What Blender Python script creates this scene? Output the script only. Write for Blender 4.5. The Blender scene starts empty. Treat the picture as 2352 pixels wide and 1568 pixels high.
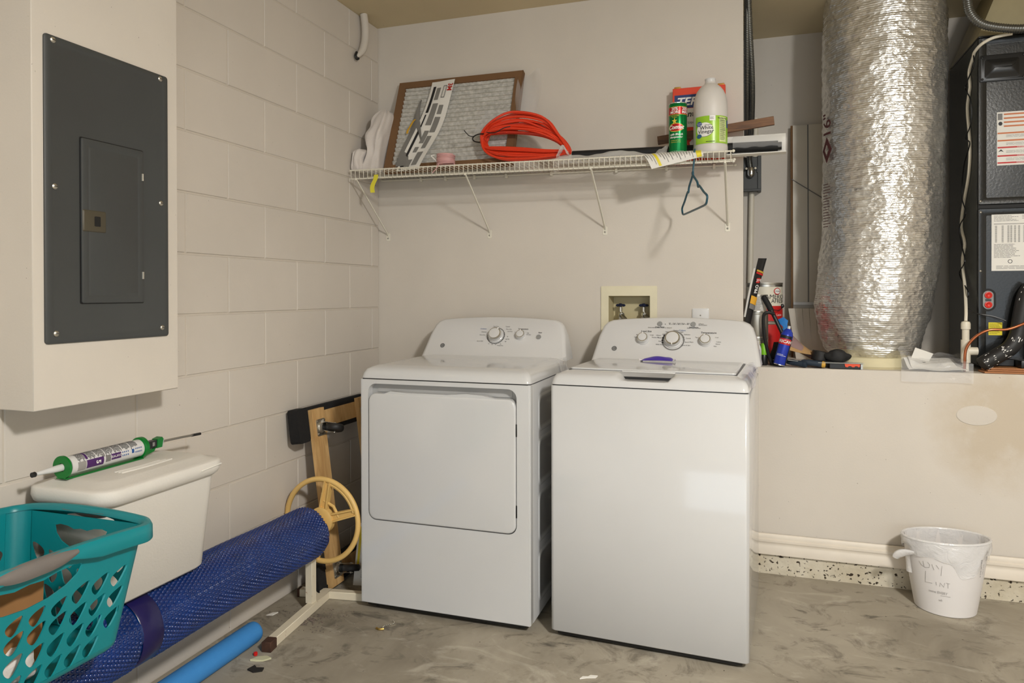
import bpy, bmesh, math, random
from mathutils import Vector, Matrix, noise
random.seed(7)
PI = math.pi
scn = bpy.context.scene
COL = scn.collection
# ---------------------------------------------------------------- camera
def setup_camera():
    F, CY, yaw, pit, rol = 1644.44, 683.81, -0.3241, 0.0060, -0.0018
    cd = bpy.data.cameras.new('camera'); co = bpy.data.objects.new('camera', cd); COL.objects.link(co)
    cd.sensor_fit = 'HORIZONTAL'; cd.sensor_width = 36.0; cd.lens = F / 2352 * 36.0
    cd.shift_y = -(784 - CY) / 2352; cd.clip_start = .05
    fw = Vector((math.sin(yaw) * math.cos(pit), math.cos(yaw) * math.cos(pit), -math.sin(pit)))
    ri = Vector((math.cos(yaw), -math.sin(yaw), 0)); up = ri.cross(fw)
    c, s = math.cos(rol), math.sin(rol)
    r2 = ri * c + up * s; u2 = up * c - ri * s
    m = Matrix((r2, u2, -fw)).transposed().to_4x4(); m.translation = (1.7758, -3.1907, 1.2112)
    co.matrix_world = m; scn.camera = co
setup_camera()
# ---------------------------------------------------------------- light
w = bpy.data.worlds.new('world'); scn.world = w; w.use_nodes = True
w.node_tree.nodes['Background'].inputs[0].default_value = (.9, .95, 1, 1)
w.node_tree.nodes['Background'].inputs[1].default_value = .3
def lamp(name, loc, power, radius, colr):
    l = bpy.data.lights.new(name, 'POINT'); l.energy = power; l.shadow_soft_size = radius; l.color = colr
    o = bpy.data.objects.new(name, l); o.location = loc; COL.objects.link(o)
def panel_light(name, loc, rot, power, sx, sy, colr, disk=False):
    l = bpy.data.lights.new(name, 'AREA'); l.energy = power; l.color = colr
    l.shape = 'DISK' if disk else 'RECTANGLE'; l.size = sx
    if not disk: l.size_y = sy
    o = bpy.data.objects.new(name, l); o.location = loc; o.rotation_euler = rot; COL.objects.link(o)
# ceiling fixture right of the camera (bare bulb under a flush reflector) and daylight through the open garage door behind the camera
lamp('garage_bulb', (3.0, -3.1, 2.40), 78, .10, (1, .98, .94))
panel_light('garage_fixture', (3.0, -3.1, 2.50), (0, 0, 0), 84, .36, .36, (1, .985, .96), True)
panel_light('garage_door_daylight', (3.2, -6.62, 1.05), (PI / 2, 0, 0), 46, 4.6, 2.05, (.80, .91, 1.0))
vs = scn.view_settings
vs.view_transform = 'Standard'; vs.look = 'None'; vs.gamma = 1; vs.exposure = 0.27
try: vs.use_curve_mapping = False
except Exception: pass
# ---------------------------------------------------------------- materials
def L(v): return v / 12.92 if v <= .04045 else ((v + .055) / 1.055) ** 2.4
def C(r, g=None, b=None):
    if isinstance(r, tuple): r, g, b = r
    return (L(r / 255), L(g / 255), L(b / 255), 1)
class NT:
    def __init__(s, name):
        s.m = bpy.data.materials.new(name); s.m.use_nodes = True; s.t = s.m.node_tree
        s.b = s.t.nodes['Principled BSDF']
    def n(s, typ, **k):
        x = s.t.nodes.new(typ)
        for a, v in k.items():
            if hasattr(x, a): setattr(x, a, v)
            else: x.inputs[a.replace('_', ' ')].default_value = v
        return x
    def l(s, a, b): s.t.links.new(a, b)
    def co(s, scale=(1, 1, 1), obj=True):
        tc = s.n('ShaderNodeTexCoord'); mp = s.n('ShaderNodeMapping'); mp.inputs['Scale'].default_value = scale
        g = s.n('ShaderNodeNewGeometry')
        s.l(tc.outputs['Object'] if obj else g.outputs['Position'], mp.inputs['Vector']); return mp.outputs[0]
    def noise(s, co, scale, detail=3, rough=.55, dist=0):
        x = s.n('ShaderNodeTexNoise'); x.inputs['Scale'].default_value = scale; x.inputs['Detail'].default_value = detail
        x.inputs['Roughness'].default_value = rough; x.inputs['Distortion'].default_value = dist
        s.l(co, x.inputs['Vector']); return x.outputs['Fac']
    def ramp(s, fac, stops):
        r = s.n('ShaderNodeValToRGB'); e = r.color_ramp.elements
        while len(e) < len(stops): e.new(.5)
        for q, (p, cc) in zip(e, stops): q.position = p; q.color = cc
        s.l(fac, r.inputs[0]); return r.outputs[0]
    def mix(s, fac, a, b, typ='MIX'):
        x = s.n('ShaderNodeMix'); x.data_type = 'RGBA'; x.blend_type = typ
        for sock, v in ((x.inputs[0], fac), (x.inputs[6], a), (x.inputs[7], b)):
            if hasattr(v, 'is_linked') or hasattr(v, 'links'): s.l(v, sock)
            else: sock.default_value = v
        return x.outputs[2]
    def bump(s, h, strength=.3, dist=.002):
        x = s.n('ShaderNodeBump'); x.inputs['Strength'].default_value = strength; x.inputs['Distance'].default_value = dist
        s.l(h, x.inputs['Height']); s.l(x.outputs[0], s.b.inputs['Normal'])
def mat(name, col, rough=.5, metal=0., var=.06, vs_=6., bump=0., bs=200., spec=.5, trans=0., alpha=1., coat=0., sheen=0., sss=0.):
    k = NT(name); b = k.b
    c0 = col if len(col) == 4 else C(col)
    co = k.co()
    if var:
        f = k.noise(co, vs_, 4)
        d = tuple(max(0, v * (1 - var)) for v in c0[:3]) + (1,); u = tuple(min(1, v * (1 + var)) for v in c0[:3]) + (1,)
        k.l(k.ramp(f, [(.3, d), (.7, u)]), b.inputs['Base Color'])
    else: b.inputs['Base Color'].default_value = c0
    b.inputs['Roughness'].default_value = rough; b.inputs['Metallic'].default_value = metal
    b.inputs['Specular IOR Level'].default_value = spec
    b.inputs['Transmission Weight'].default_value = trans; b.inputs['Alpha'].default_value = alpha
    b.inputs['Coat Weight'].default_value = coat; b.inputs['Sheen Weight'].default_value = sheen
    if sss: b.inputs['Subsurface Weight'].default_value = sss; b.inputs['Subsurface Radius'].default_value = (.01, .01, .01)
    if bump: k.bump(k.noise(co, bs, 3), bump)
    return k.m
def wall_mat(name, col, stain=0.):
    k = NT(name); p = k.co(obj=False); b = k.b
    big = k.noise(p, 1.7, 4); spk = k.noise(p, 95, 2, .5)
    c0 = C(col); c1 = tuple(v * .93 for v in c0[:3]) + (1,)
    c = k.ramp(big, [(.35, c1), (.65, c0)])
    dirt = k.ramp(spk, [(.20, (.16, .12, .08, 1)), (.235, (1, 1, 1, 1))])
    c = k.mix(.75, c, dirt, 'MULTIPLY')
    if stain:   # brown water stain and scuffs on the platform front, near the drain line
        m2 = k.n('ShaderNodeMapping'); tc = k.n('ShaderNodeNewGeometry'); k.l(tc.outputs['Position'], m2.inputs['Vector'])
        m2.inputs['Location'].default_value = (-2.70, 0, -.70); 
        sp = k.n('ShaderNodeTexGradient'); sp.gradient_type = 'SPHERICAL'
        m3 = k.n('ShaderNodeMapping'); k.l(m2.outputs[0], m3.inputs['Vector']); m3.inputs['Scale'].default_value = (3.0, .01, 2.6)
        k.l(m3.outputs[0], sp.inputs['Vector'])
        nn = k.noise(p, 7, 5, .65)
        mul = k.n('ShaderNodeMath', operation='MULTIPLY'); k.l(sp.outputs['Fac'], mul.inputs[0]); k.l(nn, mul.inputs[1])
        f = k.ramp(mul.outputs[0], [(.10, (0, 0, 0, 1)), (.36, (1, 1, 1, 1))])
        c = k.mix(k.mix(1., f, (.5, .5, .5, 1), 'MULTIPLY'), c, C(184, 164, 132))
        pm = k.co((1, 1, .35), obj=False)
        sc = k.ramp(k.noise(pm, 46, 5, .8, 1.6), [(.27, (1, 1, 1, 1)), (.30, (0, 0, 0, 1))])
        area = k.ramp(k.noise(p, 2.3, 2), [(.5, (0, 0, 0, 1)), (.62, (.6, .6, .6, 1))])
        c = k.mix(k.mix(1., sc, area, 'MULTIPLY'), c, C(120, 105, 88))
    k.l(c, b.inputs['Base Color']); b.inputs['Roughness'].default_value = .62; b.inputs['Specular IOR Level'].default_value = .35
    k.bump(k.noise(p, 130, 4, .6), .16, .002); return k.m
def concrete():
    k = NT('concrete_floor'); p = k.co(obj=False); b = k.b
    n1 = k.noise(p, 1.6, 6, .62, .8); n2 = k.noise(p, 5.5, 6, .7, 1.2); n3 = k.noise(p, 60, 4, .7)
    ps = k.co((1, 1.9, 1), obj=False); n4 = k.noise(ps, 3.1, 5, .65, 1.5)
    c = k.ramp(n1, [(.3, C(120, 112, 99)), (.5, C(154, 146, 131)), (.72, C(174, 166, 151))])
    c = k.mix(k.ramp(n2, [(.30, (.8, .8, .8, 1)), (.47, (0, 0, 0, 1))]), c, C(88, 82, 73))
    c = k.mix(k.ramp(n4, [(.57, (0, 0, 0, 1)), (.70, (.5, .5, .5, 1))]), c, C(194, 187, 173))
    c = k.mix(k.ramp(n4, [(.30, (.9, .9, .9, 1)), (.41, (0, 0, 0, 1))]), c, C(78, 73, 66))
    c = k.mix(k.ramp(n3, [(.70, (0, 0, 0, 1)), (.73, (1, 1, 1, 1))]), c, C(222, 214, 200))
    c = k.mix(k.ramp(k.noise(p, 38, 3, .6, .5), [(.24, (1, 1, 1, 1)), (.265, (0, 0, 0, 1))]), c, C(60, 52, 44))
    k.l(c, b.inputs['Base Color']); b.inputs['Roughness'].default_value = .78; b.inputs['Specular IOR Level'].default_value = .3
    k.bump(k.noise(p, 24, 6, .7), .3, .004); return k.m
def curb_mat():
    k = NT('pitted_curb'); p = k.co(obj=False); b = k.b
    c = k.ramp(k.noise(p, 9, 4), [(.3, C(190, 179, 156)), (.7, C(216, 208, 190))])
    d = k.ramp(k.noise(p, 70, 2, .5), [(.34, C(64, 52, 38)), (.40, (1, 1, 1, 1))])
    k.l(k.mix(1., c, d, 'MULTIPLY'), b.inputs['Base Color']); b.inputs['Roughness'].default_value = .85
    k.bump(k.noise(p, 60, 4), .5, .005); return k.m
def wood_mat(name, a, b2, axis=(1, 14, 14), sc=3.):
    k = NT(name); p = k.co(axis); b = k.b
    f = k.noise(p, sc, 5, .6, .8)
    k.l(k.ramp(f, [(.32, C(a)), (.62, C(b2))]), b.inputs['Base Color']); b.inputs['Roughness'].default_value = .55
    k.bump(f, .12, .002); return k.m
def foil_mat():
    k = NT('foil_duct_jacket'); p = k.co(obj=False); b = k.b
    f = k.noise(p, 26, 6, .75, 1.); g = k.noise(p, 4.2, 4, .6)
    c = k.ramp(f, [(.27, C(120, 118, 114)), (.38, C(214, 211, 205)), (.7, C(240, 238, 233))])
    k.l(c, b.inputs['Base Color']); b.inputs['Metallic'].default_value = .8
    r = k.ramp(g, [(.35, (.2, .2, .2, 1)), (.65, (.36, .36, .36, 1))]); k.l(r, b.inputs['Roughness'])
    wv = k.n('ShaderNodeTexWave'); wv.bands_direction = 'Z'; wv.inputs['Scale'].default_value = 34; wv.inputs['Distortion'].default_value = 1.6
    wv.inputs['Detail'].default_value = 3; k.l(p, wv.inputs['Vector'])
    q = k.co((1, 1, 2.6), obj=False)
    h = k.n('ShaderNodeMath', operation='ADD'); k.l(k.noise(q, 17, 4, .6, 1.2), h.inputs[0])
    h2 = k.n('ShaderNodeMath', operation='MULTIPLY'); k.l(wv.outputs['Fac'], h2.inputs[0]); h2.inputs[1].default_value = .16
    k.l(h2.outputs[0], h.inputs[1])
    vo = k.n('ShaderNodeTexVoronoi'); vo.inputs['Scale'].default_value = 46; k.l(k.co((1, 1, 1.3), obj=False), vo.inputs['Vector'])
    h3 = k.n('ShaderNodeMath', operation='MULTIPLY_ADD'); k.l(vo.outputs['Distance'], h3.inputs[0]); h3.inputs[1].default_value = .55; k.l(h.outputs[0], h3.inputs[2])
    k.bump(h3.outputs[0], .5, .010); return k.m
def film_mat(name, tint=(.95, .95, .97, 1), alpha=.22, rough=.12, bump=.6):
    k = NT(name); b = k.b; p = k.co()
    b.inputs['Base Color'].default_value = tint; b.inputs['Roughness'].default_value = rough; b.inputs['Alpha'].default_value = alpha
    b.inputs['Specular IOR Level'].default_value = .9
    k.bump(k.noise(p, 22, 4, .6, .8), bump, .01); return k.m
M = {}
M['wall'] = wall_mat('painted_wall', (212, 204, 193))
M['wallp'] = wall_mat('stained_painted_wall', (216, 208, 197), 1)
M['block'] = wall_mat('painted_block', (211, 203, 193))
M['mortar'] = wall_mat('painted_mortar', (206, 197, 185))
M['ceil'] = wall_mat('ceiling_paint', (212, 197, 163))
M['floor'] = concrete(); M['curb'] = curb_mat()
M['trim'] = mat('white_trim', (222, 212, 197), .45, bump=.06, bs=60)
M['encl'] = mat('enamel_white', (206, 206, 206), .12, var=.01, coat=.3)
M['enclp'] = mat('white_plastic', (212, 211, 210), .25, var=.01)
M['encl_shade'] = mat('shaded_recess', (176, 175, 173), .4, var=.02)  # greyer enamel: the shade inside the dryer door recess is painted in
M['black'] = mat('black_plastic', (24, 24, 25), .38)
M['blackm'] = mat('matte_black', (20, 20, 21), .7)
M['rubber'] = mat('black_rubber', (28, 27, 27), .55)
M['ink'] = mat('black_ink', (34, 33, 36), .6, var=0)
M['inkg'] = mat('grey_ink', (120, 118, 116), .6, var=0)
M['inkb'] = mat('blue_ink', (36, 84, 150), .6, var=0)
M['inkw'] = mat('white_ink', (236, 234, 230), .5, var=0)
M['chrome'] = mat('chrome', (225, 225, 222), .16, 1., var=.02)
M['steel'] = mat('steel', (170, 168, 162), .34, 1., var=.1)
M['zinc'] = mat('zinc_plate', (190, 186, 176), .38, .95, var=.1)
M['dgrey'] = mat('grey_panel_paint', (64, 66, 66), .48, var=.04, bump=.08, bs=120)
M['mgrey'] = mat('grey_plastic_button', (142, 142, 141), .5)
M['coatw'] = mat('white_coated_wire', (226, 221, 206), .38, var=.06)
M['paper'] = mat('white_paper', (228, 225, 218), .7, var=.03)
M['card'] = mat('brown_cardboard', (146, 104, 62), .8, bump=.1, bs=80)
M['cardd'] = mat('dark_cardboard', (112, 80, 48), .8)
M['wood'] = wood_mat('pine_wood', (186, 142, 88), (216, 178, 122), (9, 9, 1.2))
M['woodd'] = wood_mat('walnut_wood', (62, 38, 22), (122, 82, 48), (1.5, 14, 14))
# ---------------------------------------------------------------- geometry helpers
V = Vector
class B:
    """collects shapes (world coordinates) into one mesh"""
    def __init__(s): s.bm = bmesh.new()
    def raw(s, vs, fs, mx=None):
        q = [s.bm.verts.new(mx @ V(v) if mx else v) for v in vs]
        for f in fs:
            try: s.bm.faces.new([q[i] for i in f])
            except ValueError: pass
        return s
    def box(s, x0, x1, y0, y1, z0, z1, r=0, seg=2, mx=None):
        b2 = bmesh.new(); bmesh.ops.create_cube(b2, size=1)
        for v in b2.verts: v.co = V(((x0 + x1) / 2 + v.co.x * (x1 - x0), (y0 + y1) / 2 + v.co.y * (y1 - y0), (z0 + z1) / 2 + v.co.z * (z1 - z0)))
        if r: bmesh.ops.bevel(b2, geom=b2.edges[:], offset=r, segments=seg, affect='EDGES', profile=.5)
        return s.merge(b2, mx)
    def merge(s, b2, mx=None):
        b2.verts.index_update()
        s.raw([v.co.copy() for v in b2.verts], [[v.index for v in f.verts] for f in b2.faces], mx); b2.free(); return s
    def loft(s, rings, closed=True, cap0=True, cap1=True, mx=None):
        n = len(rings[0]); vs = [p for r in rings for p in r]; fs = []
        for k in range(len(rings) - 1):
            for i in range(n if closed else n - 1):
                j = (i + 1) % n; fs.append((k * n + i, k * n + j, (k + 1) * n + j, (k + 1) * n + i))
        if closed and cap0: fs.append(tuple(reversed(range(n))))
        if closed and cap1: fs.append(tuple(range((len(rings) - 1) * n, len(rings) * n)))
        return s.raw(vs, fs, mx)
    def lathe(s, prof, seg=24, mx=None, cap=True):
        rings = [[V((r * math.cos(2 * PI * i / seg), r * math.sin(2 * PI * i / seg), z)) for i in range(seg)] for r, z in prof]
        return s.loft(rings, True, cap and prof[0][0] > 1e-6, cap and prof[-1][0] > 1e-6, mx)
    def cyl(s, p0, p1, r, seg=14, r1=None, cap=True):
        p0, p1 = V(p0), V(p1); d = p1 - p0
        return s.lathe([(r, 0), (r1 if r1 is not None else r, d.length)], seg, Matrix.Translation(p0) @ d.to_track_quat('Z', 'Y').to_matrix().to_4x4(), cap)
    def tube(s, pts, r, seg=8, closed=False, rf=None, flat=1.):
        pts = [V(p) for p in pts]; n = len(pts); t0 = None; rings = []
        for i in range(n):
            a = pts[i - 1] if (i or closed) else pts[0]; b = pts[(i + 1) % n] if (i < n - 1 or closed) else pts[-1]
            t = (b - a).normalized() if (b - a).length > 1e-9 else V((0, 0, 1))
            if t0 is None:
                nrm = t.orthogonal().normalized()
            else:
                nrm = nrm - t * nrm.dot(t)
                nrm = nrm.normalized() if nrm.length > 1e-6 else t.orthogonal().normalized()
            t0 = t; bi = t.cross(nrm); rr = rf(i / (n - 1)) * r if rf else r
            rings.append([pts[i] + (nrm * math.cos(2 * PI * k / seg) * flat + bi * math.sin(2 * PI * k / seg)) * rr for k in range(seg)])
        if closed: rings.append(rings[0])
        return s.loft(rings, True, not closed, not closed)
    def prism(s, poly, w0, w1, fn):
        """poly of (u,v); fn(u,v,w)->point"""
        n = len(poly); vs = [fn(u, v, w0) for u, v in poly] + [fn(u, v, w1) for u, v in poly]
        fs = [tuple(reversed(range(n))), tuple(range(n, 2 * n))] + [(i, (i + 1) % n, n + (i + 1) % n, n + i) for i in range(n)]
        return s.raw(vs, fs)
    def frame(s, outer, inner, w0, w1, fn):
        """ring between two (u,v) loops, extruded w0..w1"""
        b2 = bmesh.new(); E = []; loops = []
        for lp in (outer, inner):
            q = [b2.verts.new((u, v, 0)) for u, v in lp]; loops.append(q)
            E += [b2.edges.new((q[i], q[(i + 1) % len(q)])) for i in range(len(q))]
        bmesh.ops.triangle_fill(b2, edges=E, use_beauty=True)
        b2.verts.index_update()
        vs0 = [v.co.copy() for v in b2.verts]; fs0 = [[v.index for v in f.verts] for f in b2.faces]; b2.free()
        n = len(vs0); no = len(outer); ni = len(inner)
        vs = [fn(v.x, v.y, w1) for v in vs0] + [fn(v.x, v.y, w0) for v in vs0]
        fs = fs0 + [[i + n for i in reversed(f)] for f in fs0]
        fs += [(i, (i + 1) % no, n + (i + 1) % no, n + i) for i in range(no)]
        fs += [(no + i, n + no + i, n + no + (i + 1) % ni, no + (i + 1) % ni) for i in range(ni)]
        return s.raw(vs, fs)
    def grid(s, fn, nu, nv, th=0.):
        vs = [V(fn(i / nu, j / nv)) for i in range(nu + 1) for j in range(nv + 1)]
        fs = [(i * (nv + 1) + j, (i + 1) * (nv + 1) + j, (i + 1) * (nv + 1) + j + 1, i * (nv + 1) + j + 1) for i in range(nu) for j in range(nv)]
        if th:
            b2 = bmesh.new(); q = [b2.verts.new(v) for v in vs]
            for f in fs: b2.faces.new([q[i] for i in f])
            bmesh.ops.recalc_face_normals(b2, faces=b2.faces[:]); bmesh.ops.solidify(b2, geom=b2.faces[:], thickness=th)
            return s.merge(b2)
        return s.raw(vs, fs)
    def sphere(s, c, r, u=12, v=8, sc=(1, 1, 1)):
        prof = [(max(1e-5, r * math.sin(PI * i / v)), -r * math.cos(PI * i / v)) for i in range(v + 1)]
        return s.lathe(prof, u, Matrix.Translation(V(c)) @ Matrix.Diagonal((*sc, 1)), False)
    def build(s, name, m, parent=None, label=None, ang=38, fix=True, smooth=True):
        if fix: bmesh.ops.remove_doubles(s.bm, verts=s.bm.verts[:], dist=1e-6); bmesh.ops.recalc_face_normals(s.bm, faces=s.bm.faces[:])
        me = bpy.data.meshes.new(name); s.bm.to_mesh(me); s.bm.free()
        return mk(name, me, m, parent, label, ang, smooth)
def mk(name, me, m, parent=None, label=None, ang=38, smooth=True, center=True):
    if smooth and me.polygons:
        me.polygons.foreach_set('use_smooth', [True] * len(me.polygons)); me.set_sharp_from_angle(angle=math.radians(ang))
    me.materials.append(M[m] if isinstance(m, str) else m)
    o = bpy.data.objects.new(name, me); COL.objects.link(o)
    if center and me.vertices:
        xs = [v.co for v in me.vertices]
        c = V([(min(p[i] for p in xs) + max(p[i] for p in xs)) / 2 for i in range(3)]); me.transform(Matrix.Translation(-c)); o.location = c
    if parent: adopt(o, parent)
    if label: o['label'] = label
    return o
ROOTM = {}
def adopt(o, parent):
    o.parent = parent
    if parent.type == 'EMPTY': o.matrix_parent_inverse = ROOTM.get(parent.name, Matrix()).inverted()
    else: o.matrix_parent_inverse = WM(parent).inverted()
def WM(o):
    m = Matrix.Translation(o.location)
    if o.parent: m = WM0(o.parent) @ o.matrix_parent_inverse @ m
    return m
def WM0(p): return ROOTM.get(p.name, Matrix()) if p.type == 'EMPTY' else WM(p)
def thing(name, label, cat, loc, group=None):
    """Empty at the base of a thing; its parts are modelled in world coordinates"""
    o = bpy.data.objects.new(name, None); o.empty_display_size = .05; COL.objects.link(o); o.location = loc
    ROOTM[o.name] = Matrix.Translation(V(loc)); return tag(o, label, cat, group)
def local_thing(name, label, cat, loc, rotz=0, rot=None, group=None):
    """Empty whose parts are modelled in its own coordinates"""
    o = bpy.data.objects.new(name, None); o.empty_display_size = .05; COL.objects.link(o); o.location = loc
    o.rotation_euler = rot or (0, 0, rotz); ROOTM[o.name] = Matrix(); return tag(o, label, cat, group)
def tag(o, label, cat=None, group=None):
    o['label'] = label
    if cat: o['category'] = cat
    if group: o['group'] = group
    return o
def struct(o, label=None):
    o['kind'] = 'structure'
    if label: o['label'] = label
    return o
def rrect(x0, x1, y0, y1, r, n=5):
    out = []
    for cx, cy, a in ((x1 - r, y1 - r, 0), (x0 + r, y1 - r, 90), (x0 + r, y0 + r, 180), (x1 - r, y0 + r, 270)):
        for i in range(n + 1):
            t = math.radians(a + 90 * i / n); out.append((cx + r * math.cos(t), cy + r * math.sin(t)))
    return out
def ell(cx, cy, a, b, n=28): return [(cx + a * math.cos(2 * PI * i / n), cy + b * math.sin(2 * PI * i / n)) for i in range(n)]
def plane(o, u, v):
    """mapping (a,b,w) -> o + a*u + b*v + w*normal"""
    o, u, v = V(o), V(u).normalized(), V(v).normalized(); n = u.cross(v).normalized()
    return lambda a, b, w=0.: o + u * a + v * b + n * w
def cylmap(c, r, a0):
    """unrolled label: a metres along the arc from angle a0 (0 = +x), b up"""
    c = V(c)
    return lambda a, b, w=0.: c + V(((r + w) * math.cos(a0 + a / r), (r + w) * math.sin(a0 + a / r), b))
_dg = None
def text(s, size, fn, m, parent, at=(0, 0), align='CENTER', shear=0., bold=0., w=.0006, sx=1., name='lettering', seg=0.):
    cu = bpy.data.curves.new('t', 'FONT'); cu.body = s; cu.size = size; cu.align_x = align; cu.shear = shear; cu.offset = bold; cu.resolution_u = 2
    cu.align_y = 'CENTER'
    ob = bpy.data.objects.new('t', cu); me = bpy.data.meshes.new_from_object(ob)
    b2 = bmesh.new(); b2.from_mesh(me)
    if seg:
        bmesh.ops.triangulate(b2, faces=b2.faces[:])
        bmesh.ops.subdivide_edges(b2, edges=[e for e in b2.edges if e.calc_length() > seg], cuts=2)
    for v in b2.verts: v.co = fn(at[0] + v.co.x * sx, at[1] + v.co.y, w)
    bpy.data.objects.remove(ob); bpy.data.curves.remove(cu); bpy.data.meshes.remove(me)
    q = B(); q.merge(b2); return q.build(name, m, parent, fix=False, smooth=False)
def patch(poly, fn, m, parent, name, w=.0004, w0=0., sub=0):
    b = B()
    if sub:  # strips so that a label follows a curve
        us = [p[0] for p in poly]; vs_ = [p[1] for p in poly]; u0, u1, v0, v1 = min(us), max(us), min(vs_), max(vs_)
        b.grid(lambda i, j: fn(u0 + (u1 - u0) * i, v0 + (v1 - v0) * j, w), sub, 1)
        return b.build(name, m, parent)
    b.prism(poly, w0, w, fn); return b.build(name, m, parent)
def rect(u0, u1, v0, v1): return [(u0, v0), (u1, v0), (u1, v1), (u0, v1)]
def lines(fn, m, parent, x0, x1, y0, y1, n, th=.4, seed=1, name='fine_print', w=.0006, gaps=True):
    """rows of small print as thin bars, one mesh"""
    rnd = random.Random(seed); b = B(); h = (y1 - y0) / n
    for i in range(n):
        y = y1 - h * (i + .5); x = x0; e = x0 + (x1 - x0) * (rnd.uniform(.6, 1) if gaps else 1)
        while x < e:
            l = min(rnd.uniform(.05, .22) * (x1 - x0), e - x)
            q = rect(x, x + l, y - h * th / 2, y + h * th / 2); b.raw([fn(u, v, w) for u, v in q], [(0, 1, 2, 3)]); x += l + (x1 - x0) * .018
    return b.build(name, m, parent, fix=False, smooth=False)
def catmull(pts, n=6, closed=False):
    P = [V(p) for p in pts]; out = []; N = len(P)
    for i in range(N if closed else N - 1):
        p0 = P[(i - 1) % N] if (i or closed) else P[0]; p1 = P[i]; p2 = P[(i + 1) % N]; p3 = P[(i + 2) % N] if (i < N - 2 or closed) else P[-1]
        for k in range(n):
            t = k / n
            out.append(.5 * ((2 * p1) + (p2 - p0) * t + (2 * p0 - 5 * p1 + 4 * p2 - p3) * t * t + (3 * p1 - p0 - 3 * p2 + p3) * t ** 3))
    if not closed: out.append(P[-1])
    return out
def screw(p, n, r, m, parent, name='screw'):
    b = B(); d = V(n).to_track_quat('Z', 'Y').to_matrix().to_4x4(); d.translation = V(p)
    b.lathe([(r, 0), (r * .95, r * .3), (r * .55, r * .6), (1e-5, r * .68)], 12, d)
    o = b.build(name, m, parent); return o
# ================================================================ the setting
H = 2.537; YA = .77; XP = 1.738; ZP = .89; YP = .10
f = struct(B().box(-.2, 6.2, -6.6, 1.0, -.15, 0).build('floor', 'floor'), 'worn grey brown concrete garage floor')
struct(B().box(-.2, 6.2, -6.6, 1.0, H, H + .1).build('ceiling', 'ceil'), 'plain beige garage ceiling')
# left wall of painted concrete block: backing mortar + every block
wl = struct(B().box(-.2, -.0035, -6.6, 0, 0, H).build('wall_left', 'mortar'), 'cream painted concrete block wall')
BZ, BY, BH = 1.1424, -.0709, .2032
blk = {}
def block_mesh(ly, lz):
    key = (round(ly, 4), round(lz, 4))
    if key not in blk:
        a, c, g = ly / 2, lz / 2, .0022
        vs = [(-.0035, y, z) for y, z in ((-a, -c), (a, -c), (a, c), (-a, c))] + [(0, y, z) for y, z in ((-a + g, -c + g), (a - g, -c + g), (a - g, c - g), (-a + g, c - g))]
        me = bpy.data.meshes.new('block'); me.from_pydata(vs, [], [(4, 5, 6, 7)] + [(i, (i + 1) % 4, 4 + (i + 1) % 4, 4 + i) for i in range(4)])
        me.materials.append(M['block']); blk[key] = me
    return blk[key]
JG = .0055
for k in range(-6, 7):
    z0, z1 = max(BZ + k * BH, 0), min(BZ + (k + 1) * BH, H); even = k % 2 == 1
    ys = [0] + [BY - j * BH for j in range(0 if even else 1, 17, 2)]
    for a, b_ in zip(ys, ys[1:]):
        ly, lz = a - b_ - JG, z1 - z0 - JG
        if ly < .01 or lz < .01: continue
        o = bpy.data.objects.new('block', block_mesh(ly, lz)); COL.objects.link(o)
        o.location = (random.uniform(-.0006, .0006), (a + b_) / 2, (z0 + z1) / 2); adopt(o, wl)
B().box(-.0035, 0, -6.6, BY - 17 * BH, 0, H)
struct(B().box(-.003, .001, -6.6, -3.8, 0, H).build('wall_left_near', 'block'), 'cream block wall nearer the garage door')
# back wall (partition) with the hole of the water outlet box
OX0, OX1, OZ0, OZ1 = 1.158, 1.352, 1.045, 1.204
bb = B().box(-.2, OX0, 0, .11, 0, H).box(OX1, XP, 0, .11, 0, H).box(OX0, OX1, 0, .11, 0, OZ0).box(OX0, OX1, 0, .11, OZ1, H)
struct(bb.build('wall_back', 'wall'), 'cream textured drywall behind the machines')
struct(B().box(-.2, 6.2, YA, YA + .1, 0, H).build('wall_alcove', 'wall'), 'cream back wall of the equipment alcove')
struct(B().box(3.7, 6.2, 0, YA, 0, H).build('wall_back_right', 'wall'), 'cream wall right of the alcove')
struct(B().box(6.1, 6.25, -6.6, 1, 0, H).build('wall_right', 'wall'), 'cream right wall of the garage')
struct(B().box(-.2, .9, -6.7, -6.55, 0, H).box(5.5, 6.2, -6.7, -6.55, 0, H).box(.9, 5.5, -6.7, -6.55, 2.1, H).build('wall_front', 'wall'), 'cream wall at the garage door end')
wpf = struct(B().box(XP - .3, 3.7, YP, YA, 0, ZP).build('wall_platform', 'wallp'), 'scuffed cream front of the raised platform')
B().loft([[V((2.622 + (u - 2.622) * g, YP - w_, .722 + (v - .722) * g)) for u, v in ell(2.622, .722, .072, .040, 32)] for g, w_ in ((1, 0), (.96, .0025), (.7, .003))], True, False, True).build('plaster_patch', 'wall', wpf)
struct(B().box(XP - .02, 3.7, YP - .012, YP, 0, .088).build('trim_1', 'curb'), 'pitted concrete curb under the baseboard')
pr = [(0, .088), (-.016, .088), (-.016, .122), (-.013, .126), (-.013, .138), (-.016, .142), (-.0155, .150), (-.009, .156), (-.008, .168), (-.003, .174), (0, .174)]
struct(B().prism(pr, XP, 3.7, lambda u, v, w_: V((w_, YP + u - .012, v))).build('baseboard_right', 'trim'), 'cream moulded baseboard along the platform')
# boxed-out chase that carries the breaker panel
CX, CY0, CY1, CZ = .14, -1.93, -1.472, .929
struct(B().box(-.003, CX, CY0, CY1, CZ, H, .002, 1).build('wall_chase', 'wall'), 'boxed-out cream wall section around the breaker panel')
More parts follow.
